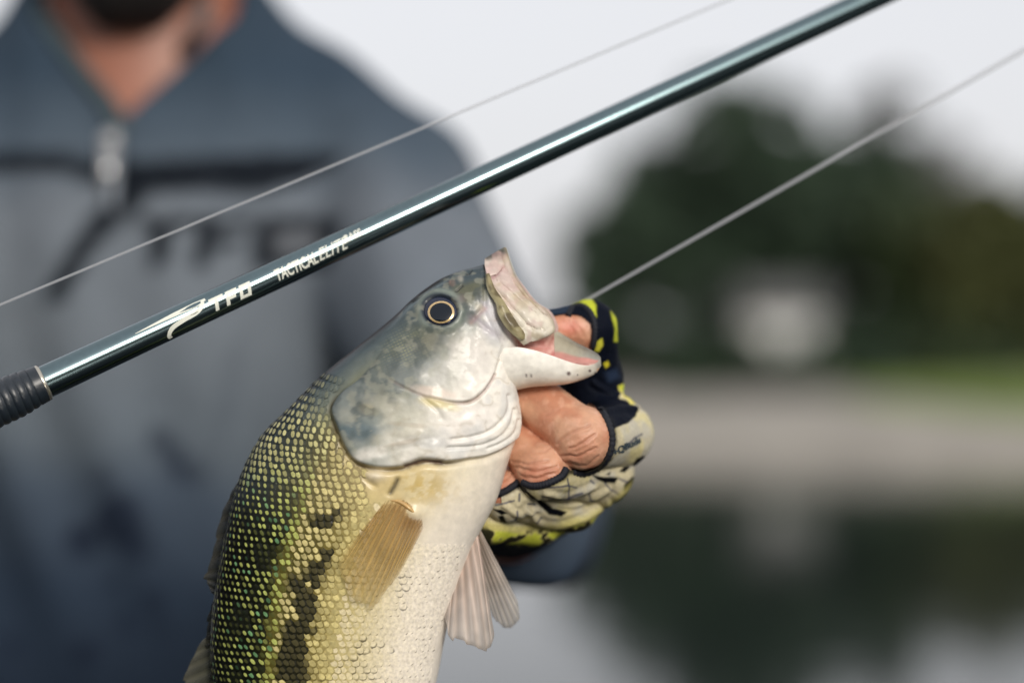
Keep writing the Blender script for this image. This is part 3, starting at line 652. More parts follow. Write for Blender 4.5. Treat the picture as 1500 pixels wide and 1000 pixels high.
def hit(px, py, bv=None, far=None):                                  # first surface seen through a pixel
    d = Vector(at(px, py, 1.0) - np.array([0, 0, HC])).normalized()
    loc, nor, ix, dist = (bv or fbvh).ray_cast(Vector((0, 0, HC)), d)
    return (np.array(loc), np.array(nor)) if loc is not None else (None, None)
# ---- scales, rows of overlapping plates from the gill cover to the tail
K = 39; RSP = 9.6
rows = np.arange(30, 770, RSP)
sv, sf, scol = [], [], []; ns = 0
th8 = np.arange(8) / 8 * 2 * math.pi
for sd_ in (-1, 1):
    cols0 = np.linspace(0.05, 0.985, K)
    for ri, a in enumerate(rows):
        si = np.interp(a, arcs, np.arange(NS)); i0 = int(min(si, NS - 2)); f_ = si - i0
        ring = G2[i0] * (1 - f_) + G2[i0 + 1] * f_
        ringn = N[i0]
        half = ring[:NH] if sd_ < 0 else np.concatenate([ring[:1], ring[:NH - 2:-1]])[:NH]
        hn = ringn[:NH] if sd_ < 0 else np.concatenate([ringn[:1], ringn[:NH - 2:-1]])[:NH]
        al = np.concatenate([[0], np.cumsum(np.linalg.norm(np.diff(half, axis=0), axis=1))]); al /= al[-1]
        warp = cols0 + (0.5 / K if ri % 2 else 0)
        warp = 0.80 * warp + 0.20 * warp ** 1.6
        warp = warp[warp < 0.99]; warp = warp + rng.normal(0, 0.0024, len(warp)) + 0.006 * np.sin(ri * 0.7 + warp * 9)
        cx = np.stack([np.interp(warp, al, half[:, t]) for t in range(3)], 1); cn = np.stack([np.interp(warp, al, hn[:, t]) for t in range(3)], 1)
        cn /= np.linalg.norm(cn, axis=1)[:, None]
        qc = np.interp(warp, al, np.linspace(0, 1, NH)); qc = (1 - np.cos(qc * math.pi)) / 2
        m_ = cx.copy(); m_[:, 2] = -np.abs(m_[:, 2]); pc = proj(W(m_))
        spd = -spoly(pc, OPER); keep = (spd > 9)
        nfade = 1 - sstep(650, 580, pc[:, 1]) * (1 - sstep(8, 62, spd + rng.uniform(-8, 8, len(pc))))
        keep &= ~((np.hypot(pc[:, 0] - 566, pc[:, 1] - 712) < 32))
        keep &= ~(qc > 0.965)
        nxt = G2[max(i0 - 3, 0)]; prv = G2[min(i0 + 3, NS - 1)]
        tang = np.stack([np.interp(warp, al, (nxt - prv)[:NH, t] if sd_ < 0 else np.concatenate([(nxt - prv)[:1], (nxt - prv)[:NH - 2:-1]])[:NH][:, t]) for t in range(3)], 1)
        tang /= np.linalg.norm(tang, axis=1)[:, None]                  # towards the tail
        tang -= cn * (tang * cn).sum(1)[:, None]; tang /= np.linalg.norm(tang, axis=1)[:, None]
        bt_ = np.cross(cn, tang); vd = np.array([*(Vv[i0] - Dd[i0]), 0]); bt_ = bt_ * np.sign(bt_ @ vd)[:, None]
        colr, bl = body_colour(pc[:, 0], pc[:, 1], qc, m_)
        cw = np.gradient(warp) * np.linalg.norm(np.diff(half, axis=0), axis=1).sum()
        for c in np.nonzero(keep)[0]:
            j = rng.uniform(0.86, 1.12); Q_ = qc[c]; v_ = pc[c, 1]
            rf = float(np.interp(Q_, [0, .3, .45, .6, 1], [1, .8, .5, .24, .12]))
            if v_ < 800: rf *= 1 - float(sstep(.5, .64, np.array(Q_)))
            rf *= 0.25 + 0.75 * float(nfade[c])
            if rf < 0.06 or nfade[c] < 0.05: continue
            wd = max(3.0, cw[c]) * 0.66 * j; ln = RSP * 0.82 * j
            upb = float(sstep(640, 760, np.array(v_))); b_l = min(1.0, float(bl[c]) * 1.7); base_c = colr[c]
            dark = base_c * float(np.interp(Q_, [0, .25, .45, .6, .8], [.18, .22, .40, .72, .95]))
            if Q_ < 0.30: spot = (lin(212, 206, 146) * rng.uniform(.45, 1.0)) * (1 - upb) + (lin(178, 186, 104) if rng.random() < .86 else lin(112, 156, 108)) * rng.choice([.15, .4, .7, .9, 1.0]) * upb
            elif Q_ < 0.55: spot = lin(226, 212, 148) * rng.uniform(0.5, 1.0)
            else: spot = lin(238, 226, 194) * rng.uniform(0.85, 1.0)
            contrast = float(np.interp(Q_, [0, .04, .12, .3, .5, .62, .75, 1], [0.3, .8, 1, .95, .75, .40, .2, .1])) * (1 - 0.90 * b_l) * float(nfade[c]) ** 1.3
            if .5 < Q_ < .8 and v_ > 820 and noise(np.array([m_[c]]), 0.03, 63)[0] > .45 and rng.random() < 0.5: speck = rng.uniform(.25, .6)
            else: speck = 1.0
            sp = base_c * (1 - contrast) + spot * contrast
            dk = base_c * (1 - contrast * 0.9) + dark * contrast * 0.9
            dkp = dk * speck
            sr = float(np.interp(Q_, [0, .1, .22, .32, .6], [.22, .26, .34, .50, .62])) * rng.uniform(.85, 1.15)
            if upb < .6: sr = max(sr, .44)
            elo = float(np.interp(Q_, [0, .3, .5, .7], [1.05, 1.0, .9, .8])) * rng.uniform(.85, 1.15)
            P_ = [cx[c] + cn[c] * 1.6 * rf]; cc = [sp]
            for rr, hh, col in ((sr, 1.5, sp), (min(sr + 0.20, .86), 1.25, dk), (1.0, 0.5, dk)):
                for t in th8:
                    al_ = math.cos(t) * ln * rr; ac = math.sin(t) * wd * rr * (1 - 0.15 * math.cos(t))
                    if rr < .9:                                          # the pale fleck lies slantwise on its scale
                        mj_, mn_ = math.cos(t) * rr * RSP * elo, math.sin(t) * rr * RSP * 0.62
                        al_ = mj_ * .62 - mn_ * .78; ac = mj_ * .78 + mn_ * .62
                    P_.append(cx[c] + tang[c] * al_ + bt_[c] * ac + cn[c] * ((hh + 0.8 * math.cos(t) * rr) * rf + .05)); cc.append(dkp if (col is dk and math.cos(t) > .3) else col)
            sv.append(P_); scol.append(cc)
SVv = np.array(sv); nsc = len(SVv)
base_f = [(0, 1 + j, 1 + (j + 1) % 8, 1 + (j + 1) % 8) for j in range(8)]
f4 = [(1 + r * 8 + j, 9 + r * 8 + j, 9 + r * 8 + (j + 1) % 8, 1 + r * 8 + (j + 1) % 8) for r in range(2) for j in range(8)]
tri = np.array([(0, 1 + j, 1 + (j + 1) % 8) for j in range(8)] + [t for a, b, c, d in f4 for t in ((a, b, c), (a, c, d))])
FSc = (tri[None] + (np.arange(nsc) * 25)[:, None, None]).reshape(-1, 3)
m_scale = material('fish_scale', vcol=True, rough=0.42, spec=0.16, coat=0.05, coat_r=0.15, var=0.25, vscale=900)
so = local(mesh_np('scales', W(SVv.reshape(-1, 3)), FSc, m_scale, fish, np.array(scol).reshape(-1, 3)), fish)
so['kind'] = 'stuff'
# ---- eyes
m_eye = material('eye_dark', lin(24, 32, 54), rough=0.25, coat=0.3, coat_r=0.06, var=0.3, vscale=900)
m_iris = material('eye_gold', lin(206, 178, 128), rough=0.25, metal=0.35, coat=1.0, coat_r=0.03, var=0.25, vscale=1200)
m_pupil = material('eye_pupil', (0.003, 0.007, 0.014), rough=0.05, spec=0.45)
wE = float(np.abs(G2[..., 2])[np.unravel_index(np.argmin(np.hypot(PQ[..., 0] - 645, PQ[..., 1] - 430) + 1e3 * (side[None] > 0)), U.shape)])
e0, en = hit(645.5, 440)
eye_w = (e0[1] - D0) / S if e0 is not None else -50
pl_ = []
for du_, dv_ in ((-31, 0), (31, 0), (0, -27), (0, 28), (-22, -19), (22, 20), (22, -19), (-22, 20)):
    p_, _ = hit(EYE[0] + du_, EYE[1] + dv_); pl_.append((1, du_, dv_, (p_[1] - D0) / S))
pl_ = np.array(pl_); eye_pl = np.linalg.lstsq(pl_[:, :3], pl_[:, 3], rcond=None)[0]; eye_w = eye_pl[0]
sc_e = (D0 + eye_w * S) / D0
def dome(r0, r1, ru, rv, h, m_, nm, par, s_, cu=0.0, cv=0.0, wd=0.0):
    rr = np.linspace(r0, r1, 14); th = np.arange(48) / 48 * 2 * math.pi; V = []
    eu = 750 + (EYE[0] + cu - 750) * sc_e; ev = 500 + (EYE[1] + cv - 500) * sc_e
    for r_ in rr:
        for t in th: V.append((eu + ru * r_ * math.cos(t), ev + rv * r_ * math.sin(t), s_ * (-(eye_w + eye_pl[1] * (ru * r_ * math.cos(t) + cu) + eye_pl[2] * (rv * r_ * math.sin(t) + cv)) + 4.5 + h * (math.sqrt(max(0, 1 - r_ * r_ * .92)) - 1) + wd)))
    f = grid_faces(14, 48, True)
    return local(mesh_np(nm, W(np.array(V)), f if s_ < 0 else f[:, ::-1], m_, par), fish)
for s_ in (-1, 1):
    ey = dome(0.0, 1.0, 25.5, 21.5, 11, m_eye, 'eye', fish, s_)
    dome(0.66, 0.79, 24.5, 20.5, 11, m_iris, 'iris_ring', ey, s_, 0.6, 1.2, 1.0)
    dome(0.0, 0.68, 24.5, 20.5, 11, m_pupil, 'pupil', ey, s_, 0.6, 1.2, 0.9)
# ---- fins
def fin(name, base, tip, nray, m_, colb, colt, ripple=3.0, th=1.6, nn=18, parent=fish, wav=0.0, seed=1, edge=6, op=(0.9, 0.9, 0.8), side_fade=False):
    r_ = np.random.default_rng(seed); na = nray * 6 + 1
    A = catmull(base, na); B = catmull(tip, na); t = np.linspace(0, 1, nn)
    rough_ = np.repeat(r_.uniform(-1, 1, nray + 1), 6)[:na] * edge
    dirv = (B - A); L = np.linalg.norm(dirv, axis=1)[:, None]
    B = B + dirv / L * rough_[:, None]
    Gf = A[:, None] * (1 - t[None, :, None]) + B[:, None] * t[None, :, None]
    ph = np.arange(na) / 6 * 2 * math.pi
    nrm = np.cross(np.gradient(Gf, axis=0), np.gradient(Gf, axis=1)); nrm /= np.linalg.norm(nrm, axis=-1)[..., None] + 1e-9
    Gf = Gf + nrm * (np.cos(ph)[:, None] * ripple * (0.35 + 0.65 * t[None]) * np.linspace(1, .8, nn)[None] + wav * np.sin(np.arange(na)[:, None] * 0.13 + 2 * t[None]))[..., None]
    cb_ = lin(*colb); ct = lin(*colt)
    c = cb_ * (1 - t[None, :, None]) + ct * t[None, :, None]
    ray = (0.5 + 0.5 * np.cos(ph))[:, None, None] ** 2
    rayw = np.repeat(r_.uniform(.55, 1.25, nray + 2), 6)[:na][:, None, None]
    c = np.broadcast_to(c, Gf.shape) * (0.78 + 0.34 * ray * rayw) * (0.85 + 0.3 * noise(Gf, 0.08, seed)[..., None])
    opa = np.interp(t, [0, .5, 1], op)[None, :] * (0.72 + 0.28 * ray[..., 0]) * np.ones((na, 1)); opa = opa * (np.clip(np.minimum(np.arange(na), na - 1 - np.arange(na)) / 16 + .35, 0, 1)[:, None] if side_fade else 1); c = np.concatenate([c, np.clip(opa, 0, 1)[..., None]], -1)
    Aa = Gf + nrm * (th * (0.5 + 0.9 * ray * (1 - 0.6 * t[None, :, None]))) / 2; Bb = Gf - nrm * th / 2
    n, m = na, nn; o = n * m
    f = grid_faces(n, m); F_ = [f, f[:, ::-1] + o]
    j = np.arange(m - 1); i = np.arange(n - 1)
    F_ += [np.stack([i * m + m - 1, i * m + m - 1 + o, (i + 1) * m + m - 1 + o, (i + 1) * m + m - 1], 1), np.stack([j, j + o, j + 1 + o, j + 1], 1), np.stack([(n - 1) * m + j, (n - 1) * m + j + 1, (n - 1) * m + j + 1 + o, (n - 1) * m + j + o], 1)]
    return local(mesh_np(name, W(np.concatenate([Aa.reshape(-1, 3), Bb.reshape(-1, 3)])), np.concatenate(F_), m_, parent, np.concatenate([c.reshape(-1, 4)] * 2)), fish)
m_fin = see_through(material('fin_membrane', vcol=True, rough=0.4, spec=0.4, trans=0.45), -1)
m_pec = see_through(material('pectoral_membrane', vcol=True, rough=0.45, spec=0.3, trans=0.35), -1)
m_dfin = see_through(material('dorsal_membrane', vcol=True, rough=0.4, spec=0.5, trans=0.3), -1)
def sw(u, v, off):                                                    # width coordinate just outside the flank at a pixel
    p, n_ = hit(u, v); w_ = (p[1] - D0) / S - off; k_ = (D0 + w_ * S) / D0
    return np.array([750 + (u - 750) * k_, 500 + (v - 500) * k_, w_])
pb = [sw(560, 740, -0.6), sw(570, 728, -1.0), sw(588, 730, -1.0), sw(606, 743, -1.0), sw(617, 758, -1.0), sw(620, 774, -0.6)]
pt = [sw(500, 812, 10), sw(499, 838, 14), sw(508, 866, 17), sw(528, 886, 18), sw(550, 884, 15), sw(570, 858, 10), sw(590, 832, 7)]
pf = fin('pectoral_fin', pb, pt, 15, m_pec, (186, 146, 84), (216, 192, 124), 1.1, 1.0, seed=5, edge=5, op=(0.42, 0.60, 0.26), side_fade=True)
fin('pectoral_fin', [p * (1, 1, -1) for p in pb], [p * (1, 1, -1) for p in pt], 15, m_pec, (186, 146, 84), (216, 192, 124), 1.1, 1.0, seed=5, edge=5, op=(0.42, 0.60, 0.26), side_fade=True)
# fleshy reddish root of the pectoral fin
mb = MB(); rp = np.array([sw(570, 732, -1.6), sw(586, 735, -1.2), sw(602, 746, -1.2), sw(614, 760, -1.6)]); tube(mb, W(catmull(rp, 16)), S * np.interp(np.linspace(0, 1, 16), [0, .3, .7, 1], [1.5, 3.0, 3.0, 1.5]), 12, col=lin(186, 150, 92))
local(mb.build('fin_root', material('fin_root_flesh', vcol=True, rough=0.4, coat=0.3, var=0.25, vscale=300), pf, usecol=True), fish)
fin('pelvic_fin', [(662, 838, -26), (668, 822, -24), (680, 802, -20), (692, 784, -14), (698, 778, -10)], [(652, 900, -44), (664, 926, -50), (692, 936, -48), (716, 944, -40), (727, 925, -30)], 7, m_fin, (238, 216, 202), (226, 216, 206), 1.3, 2.0, seed=8, edge=5, wav=6, op=(1, .95, .8))
fin('pelvic_fin', [(690, 806, 18), (694, 798, 18), (698, 790, 16), (702, 782, 14), (704, 776, 12)], [(722, 905, 40), (734, 922, 46), (748, 920, 48), (759, 908, 46), (757, 884, 40)], 7, m_fin, (228, 212, 200), (212, 206, 198), 1.3, 2.0, seed=9, edge=5, wav=5, op=(.95, .85, .7))
# folded spiny dorsal, soft dorsal, anal and tail fins
fin('dorsal_fin', [(352, 702, 0), (340, 742, 0), (331, 786, 0), (322, 830, 0), (318, 858, 0), (316, 872, 0)], [(343, 712, 4), (326, 750, 6), (313, 796, 6), (302, 838, 5), (301, 852, 4), (310, 868, 2)], 8, m_dfin, (40, 44, 40), (74, 72, 62), 1.5, 2.0, seed=11, edge=3)
fin('dorsal_fin', [(316, 872, 0), (312, 900, 0), (311, 930, 0), (312, 950, 0)], [(312, 880, 2), (305, 906, 3), (300, 934, 4), (300, 950, 3)], 5, m_dfin, (34, 38, 36), (56, 58, 52), 1.2, 2.0, seed=12, edge=3)
fin('soft_dorsal_fin', [(312, 925, 0), (312, 980, 0), (318, 1040, 0), (345, 1115, 0), (380, 1180, 0)], [(298, 936, 6), (268, 1000, 10), (248, 1075, 10), (270, 1160, 8), (345, 1215, 4)], 12, m_dfin, (74, 76, 62), (112, 110, 96), 1.6, 2.0, seed=13)
fin('anal_fin', [(628, 1045, 0), (615, 1090, 0), (600, 1140, 0), (580, 1190, 0)], [(672, 1110, 0), (680, 1170, 0), (650, 1215, 0), (600, 1225, 0)], 10, m_fin, (170, 160, 110), (186, 178, 150), 1.6, 2.0, seed=14)
fin('tail_fin', [(488, 1305, 0), (505, 1312, 0), (525, 1312, 0), (545, 1305, 0)], [(400, 1460, 0), (465, 1440, 0), (560, 1440, 0), (640, 1465, 0)], 16, m_fin, (120, 112, 66), (140, 130, 90), 2.0, 3.0, seed=15)
fish_bv = BVHTree.FromPolygons([tuple(map(float, v)) for v in np.concatenate(FV)], np.concatenate(FF).tolist())

# ------------------------------------------------------------------ person
person = empty('person', (-0.25, 1.45, DECK))
tag(person, 'bearded angler in grey zip jersey and patterned fishing glove, holding up the fish', 'person')
lp = lambda o: local(o, person)
m_skin = material('skin', vcol=True, rough=0.42, spec=0.45, bump=0.00022, bscale=1400, var=0.10, vscale=260, sss=0.06)
# ---- gloved hand in photograph-pixel space
h = 1.55
hand = SDF((640, 405, -60), (985, 930, 480), h)
def joints(P, r, k, Fx=None): hand.chain(P, r, k, Fx)
fingers = []
FI = np.full(hand.F.shape, 1e3, np.float32)
for P, r in (([(728, 545, 96), (774, 580, 60), (854, 642, 4), (913, 640, 108)], [29, 37, 42, 47]),
             ([(705, 615, 104), (738, 632, 76), (797, 690, 12), (885, 697, 118)], [26, 31, 37, 46]),
             ([(672, 690, 104), (702, 700, 80), (744, 727, 34), (838, 742, 126)], [24, 29, 33, 43]),
             ([(665, 745, 110), (690, 752, 92), (714, 768, 62), (785, 768, 136)], [22, 25, 29, 38])):
    Ft = np.full(hand.F.shape, 1e3, np.float32); hand.chain(P, r, 9, Ft)
    hand.ell(P[2], np.array([1, 1, 1]) * r[2] * 1.04, 10, Ft)
    FI = np.minimum(FI, Ft)
hand.F = FI; del FI
for a, ra in (((905, 640, 112), 44), ((880, 697, 122), 45), ((836, 742, 130), 42), ((786, 768, 138), 37)):
    hand.cone(a, (758 + (a[0] - 840) * 0.32, 782 + (a[1] - 700) * 0.22, 390), ra, 55, 16)
hand.cone((748, 786, 390), (728, 788, 480), 62, 58, 16); hand.cone((776, 782, 390), (752, 786, 480), 58, 56, 16)
# thumb, its ball and the web of the glove
hand.chain([(800, 750, 330), (866, 640, 220), (872, 556, 140), (866, 480, 92), (806, 482, 66)], [52, 50, 41, 36, 26], 14)
hand.cone((872, 580, 150), (895, 620, 118), 36, 40, 18)
HV, HF = surface_nets(hand.F, hand.lo, h); del hand
HV = relax(HV, HF, 1, 0.5); HN = vnormals(HV, HF)
if ((HV - HV.mean(0)) * HN).sum() < 0: HF = HF[:, ::-1]; HN = -HN
HP = proj(W(HV)); front = HN[:, 2] < 0.25
# creases of the knuckles
CRE = [([(818, 648), (838, 634), (862, 622)], 1.7), ([(836, 657), (855, 648), (870, 636)], 1.8), ([(824, 666), (850, 668), (874, 655)], 1.7), ([(832, 677), (856, 680), (876, 668)], 1.5), ([(800, 612), (818, 604), (828, 598)], 0.6),
       ([(752, 676), (775, 681), (800, 673)], 1.6), ([(757, 685), (785, 691), (815, 681)], 1.8), ([(762, 696), (785, 701), (810, 692)], 1.4), ([(765, 664), (790, 662), (806, 655)], 1.0), ([(728, 706), (742, 700), (754, 692)], 1.2),
       ([(840, 470), (850, 480), (855, 492)], 1.2), ([(832, 466), (838, 478), (842, 490)], 1.0)]
hd = np.zeros(len(HV)); red = np.zeros(len(HV))
warpn = np.stack([fbm(HV, 0.05, 81) - .5, fbm(HV, 0.05, 84) - .5], 1) * 9
for pts, dp_ in CRE:
    d = dpoly(HP + warpn, list(catmull(pts, 12))); hd -= 0.6 * dp_ * np.exp(-(d / 1.5) ** 2) * front; red += 0.6 * dp_ * np.exp(-(d / 3.2) ** 2) * front
    hd += 0.5 * dp_ * np.exp(-((d - 4.5) / 2.5) ** 2) * front
hd += (fbm(HV, 0.06, 82) - .5) * 2.2 + (fbm(HV, 0.25, 83) - .5) * 0.7
hw_pos = W(HV + HN * hd[:, None])
n1 = fbm(HV, 0.03, 85); n2 = fbm(HV, 0.09, 86)
hc = np.broadcast_to(lin(208, 160, 130), HV.shape).copy()
hc = over(hc, lin(192, 128, 100), np.clip(sstep(.42, .66, n1) * 0.7, 0, 1)); hc = over(hc, lin(222, 176, 150), sstep(.5, .7, n2) * 0.5)
for c in ((858, 655), (788, 692), (742, 722)): hc = over(hc, lin(190, 120, 94), 0.5 * np.exp(-(np.hypot(HP[:, 0] - c[0], HP[:, 1] - c[1]) / 26) ** 2))
hc = over(hc, lin(150, 86, 66), np.clip(red * 0.2, 0, 0.32))
hc = over(hc, lin(214, 130, 112), 0.7 * np.exp(-((HP[:, 0] - 835) / 22) ** 2 - ((HP[:, 1] - 480) / 12) ** 2) * (HV[:, 2] > 30))
SKIN = [(640, 540), (826, 556), (850, 576), (866, 590), (881, 604), (891, 622), (895, 645), (889, 667), (874, 683), (852, 691), (838, 689), (829, 688), (822, 697), (800, 707), (780, 709), (766, 705), (757, 710), (740, 719), (722, 724), (680, 735), (640, 700)]
TSK = [(780, 468), (806, 464), (832, 460), (852, 463), (865, 474), (869, 490), (866, 512), (840, 520), (780, 520)]
sk = np.maximum(np.where(HV[:, 2] < 92, spoly(HP, SKIN), -9), np.where((HV[:, 2] < 130), spoly(HP, TSK), -9))
sk = np.maximum(sk, np.where((HP[:, 0] < 735) & (HP[:, 1] < 735), 3.0, -9)); 
gl_face = (sk[HF] < 1.5).all(1)
# glove print
gc = np.broadcast_to(lin(200, 190, 158), HV.shape).copy(); gn = fbm(HV, 0.04, 91) - .5
gc = over(gc, lin(190, 186, 172), sstep(-.05, .2, gn) * 0.8); gc = over(gc, lin(212, 200, 140), sstep(0.02, .2, fbm(HV, .03, 92) - .5) * .6)
def pp(col, pts, a=1.0, s=1.2, jit=3.0):
    global gc
    gc = over(gc, lin(*col), a * sstep(-s, s, spoly(HP + warpn * jit / 9, pts)))
def pst(col, pts, wd, a=0.9):
    global gc
    gc = over(gc, lin(*col), a * (1 - sstep(wd * .6, wd * 1.3, dpoly(HP + warpn * 0.25, pts))))
NAVY = (13, 18, 30); BLK = (7, 9, 15); LIME = (196, 204, 60)
pp(NAVY, [(760, 400), (960, 400), (960, 560), (912, 562), (906, 585), (926, 592), (933, 602), (930, 611), (916, 621), (893, 630), (878, 606), (850, 600), (760, 600)], s=1.0, jit=2)
pp((226, 214, 120), [(902, 566), (913, 560), (924, 576), (931, 592), (925, 594), (912, 584)], jit=2)
pp(LIME, [(903, 566), (911, 562), (920, 573), (914, 578)], jit=3)
# thumb marks
pp(LIME, [(828, 437), (842, 432), (862, 436), (872, 450), (874, 466), (867, 464), (862, 452), (850, 446), (836, 448)], a=.9, s=2)
pp(LIME, [(892, 458), (899, 466), (904, 486), (903, 502), (897, 498), (897, 480)], a=.9, s=2)
pp((206, 204, 70), [(873, 498), (880, 494), (881, 504), (876, 513), (871, 512)], a=.9); pp((200, 190, 50), [(882, 530), (888, 527), (890, 534), (885, 538)], a=.9)
pp((44, 58, 76), [(800, 448), (826, 440), (838, 452), (830, 460), (803, 463)], a=.75, s=3); pp((46, 60, 84), [(884, 544), (900, 540), (905, 552), (890, 560)], a=.6, s=5)
# finger backs, with black wedges painted in the gaps between the fingers
pp(BLK, [(924, 676), (930, 668), (940, 664), (943, 669), (938, 677), (928, 682)], jit=2); pp(BLK, [(904, 690), (911, 683), (919, 680), (919, 685), (912, 692)], jit=2); pp(BLK, [(884, 694), (892, 690), (890, 695)], jit=1)
pp(BLK, [(862, 694), (880, 697), (904, 698), (898, 706), (884, 706), (872, 701)], jit=2); pp(BLK, [(912, 708), (922, 698), (936, 694), (932, 704), (920, 714), (911, 718)], jit=2)
pp(BLK, [(768, 714), (776, 718), (792, 732), (808, 742), (830, 748), (820, 754), (802, 751), (788, 738)], jit=2); pp(BLK, [(893, 736), (886, 748), (877, 755), (873, 750), (882, 738)], jit=2)
pp(BLK, [(722, 742), (735, 745), (744, 750), (735, 752)], jit=1); pp(BLK, [(731, 753), (738, 752), (743, 764), (736, 766)], jit=1); pp(BLK, [(948, 672), (953, 660), (956, 674), (950, 684)], a=.6)
for pts in ([(801, 712), (829, 709), (843, 713)], [(829, 700), (831, 711), (832, 723), (829, 732)], [(862, 702), (868, 706)], [(862, 720), (864, 728), (876, 730)], [(759, 724), (760, 733)], [(772, 737), (782, 738)], [(757, 747), (755, 762)], [(792, 756), (785, 760)], [(728, 738), (752, 733)],
            [(884, 706), (893, 716), (906, 722)], [(912, 655), (925, 642), (938, 636)], [(795, 726), (812, 728), (830, 726), (850, 718)], [(905, 700), (915, 705)]):
    pst((58, 64, 92), pts, 1.5, .75)
pst(BLK, [(757, 708), (770, 716)], 4)
# yellow and black band along the little finger side
low = np.array([(700, 768), (760, 774), (815, 770), (860, 757), (895, 735), (925, 708)])
dl = HP[:, 1] - np.interp(HP[:, 0], low[:, 0], low[:, 1])
gc = over(gc, lin(196, 186, 110), 0.8 * sstep(-12, 0, dl)); yb = fbm(HV, 0.055, 95)
gc = over(gc, lin(*LIME), sstep(2, 8, dl) * sstep(.50, .56, yb) * .85); gc = over(gc, lin(*BLK), sstep(-2, 6, dl) * sstep(.51, .47, yb) * .95)
gc = over(gc, lin(*NAVY), sstep(16, 26, dl)); gc = over(gc, lin(*NAVY), sstep(190, 260, HV[:, 2]))
gc = over(gc, lin(*BLK), sstep(-9, -3, np.where(HV[:, 2] < 92, spoly(HP, SKIN), -40)) * .9)
glove_pos = W(HV + HN * (hd * 0.6 + 3.6 + 2.2 * sstep(0, 40, -sk) + (fbm(HV, 0.05, 96) - .5) * 3.0)[:, None] - 0)
# folds in the cloth
used = np.unique(HF[gl_face]); remap = np.full(len(HV), -1); remap[used] = np.arange(len(used))
fo = np.zeros(len(HV))
for pts, a in (([(800, 722), (830, 726), (868, 712)], 2.2), ([(800, 735), (845, 738), (890, 716)], 2.5), ([(770, 745), (800, 768), (850, 760), (890, 735)], 2.5), ([(740, 740), (760, 752), (785, 745)], 2.0), ([(880, 603), (905, 600), (930, 600)], 3.0), ([(870, 560), (890, 575), (905, 580)], 3)):
    d = dpoly(HP, list(catmull(pts, 14))); fo += a * np.exp(-(d / 4) ** 2) - 0.7 * a * np.exp(-((d - 7) / 4) ** 2)
glove_pos = glove_pos + (HN * (fo * front)[:, None]) * np.array([S, S, -S])[None, [0, 1, 2]] * 0 + (W(HV + HN * (fo * front)[:, None]) - W(HV))
m_glove = material('glove_cloth', vcol=True, rough=0.6, spec=0.06, bump=0.0003, bscale=2600, var=0.12, vscale=900)
glove = lp(mesh_np('fishing_glove', glove_pos[used], remap[HF[gl_face]], m_glove, person, gc[used]))
glove['label'] = 'cream, navy and lime printed fingerless glove'
gbv = BVHTree.FromPolygons([tuple(map(float, v)) for v in glove_pos[used]], remap[HF[gl_face]].tolist())
hbv = BVHTree.FromPolygons([tuple(map(float, v)) for v in hw_pos], HF.tolist())
m_trim = material('glove_trim', lin(16, 20, 32), rough=0.7, bump=0.0004, bscale=3000)
def trim(pts, r_, nm='cuff_trim'):
    P = []
    for u_, v_ in catmull(pts, 60):
        p, n_ = hit(u_, v_, hbv)
        if p is None: continue
        P.append(p - np.array([0, 1, 0]) * 0.0007)
    if len(P) < 3: return
    P = np.array(P)
    for _ in range(3): P[1:-1] = (P[:-2] + 2 * P[1:-1] + P[2:]) / 4
    k = np.arange(len(P)); mb = MB(); tube(mb, P, r_ * (1 + 0.16 * np.sin(k * 2.2)), 8); lp(mb.build(nm, m_trim, glove))
trim([(879, 600), (890, 618), (896, 640), (892, 664), (877, 684), (855, 693), (838, 690)], 0.0015)
trim([(829, 686), (822, 697), (800, 708), (780, 711), (766, 706)], 0.0014)
trim([(760, 706), (740, 719), (720, 726)], 0.0014)
trim([(832, 462), (840, 450), (854, 449), (866, 460), (871, 478), (870, 496), (868, 508)], 0.0012)
# lettering printed on the index finger of the glove
def text_mesh(body_, size, bold=0.0):
    cu = bpy.data.curves.new('txt', 'FONT'); cu.body = body_; cu.size = size; cu.offset = bold; cu.resolution_u = 3
    o = bpy.data.objects.new('txt', cu); COL.objects.link(o); dg = bpy.context.evaluated_depsgraph_get(); me = bpy.data.meshes.new_from_object(o.evaluated_get(dg))
    bm = bmesh.new(); bm.from_mesh(me); bmesh.ops.triangulate(bm, faces=bm.faces[:])
    bmesh.ops.subdivide_edges(bm, edges=bm.edges[:], cuts=2, use_grid_fill=True); bmesh.ops.triangulate(bm, faces=bm.faces[:])
    V = np.array([v.co[:] for v in bm.verts]); bm.verts.index_update(); Ff = [tuple(v.index for v in f.verts) for f in bm.faces]; bm.free()
    bpy.data.objects.remove(o); bpy.data.curves.remove(cu); bpy.data.meshes.remove(me)
    return V, Ff
V, Ff = text_mesh('+QBuds', 15, 0.55); a_ = R(-27); P = []
V[:, 0] *= 0.90
for x, y, _z in V:
    u_ = 899 + x * math.cos(a_) + y * math.sin(-a_) * 0 - y * math.sin(a_) * -1 * 0.35; v_ = 668 + x * math.sin(a_) - y * math.cos(a_)
    p, n_ = hit(u_, v_, gbv); P.append(p + (np.array([0, 0, HC]) - p) * 0.0012 if p is not None else W((u_, v_, 60)))
lp(mesh_np('lettering', P, Ff, material('glove_ink', lin(52, 68, 78), rough=0.8), glove, smooth=False))

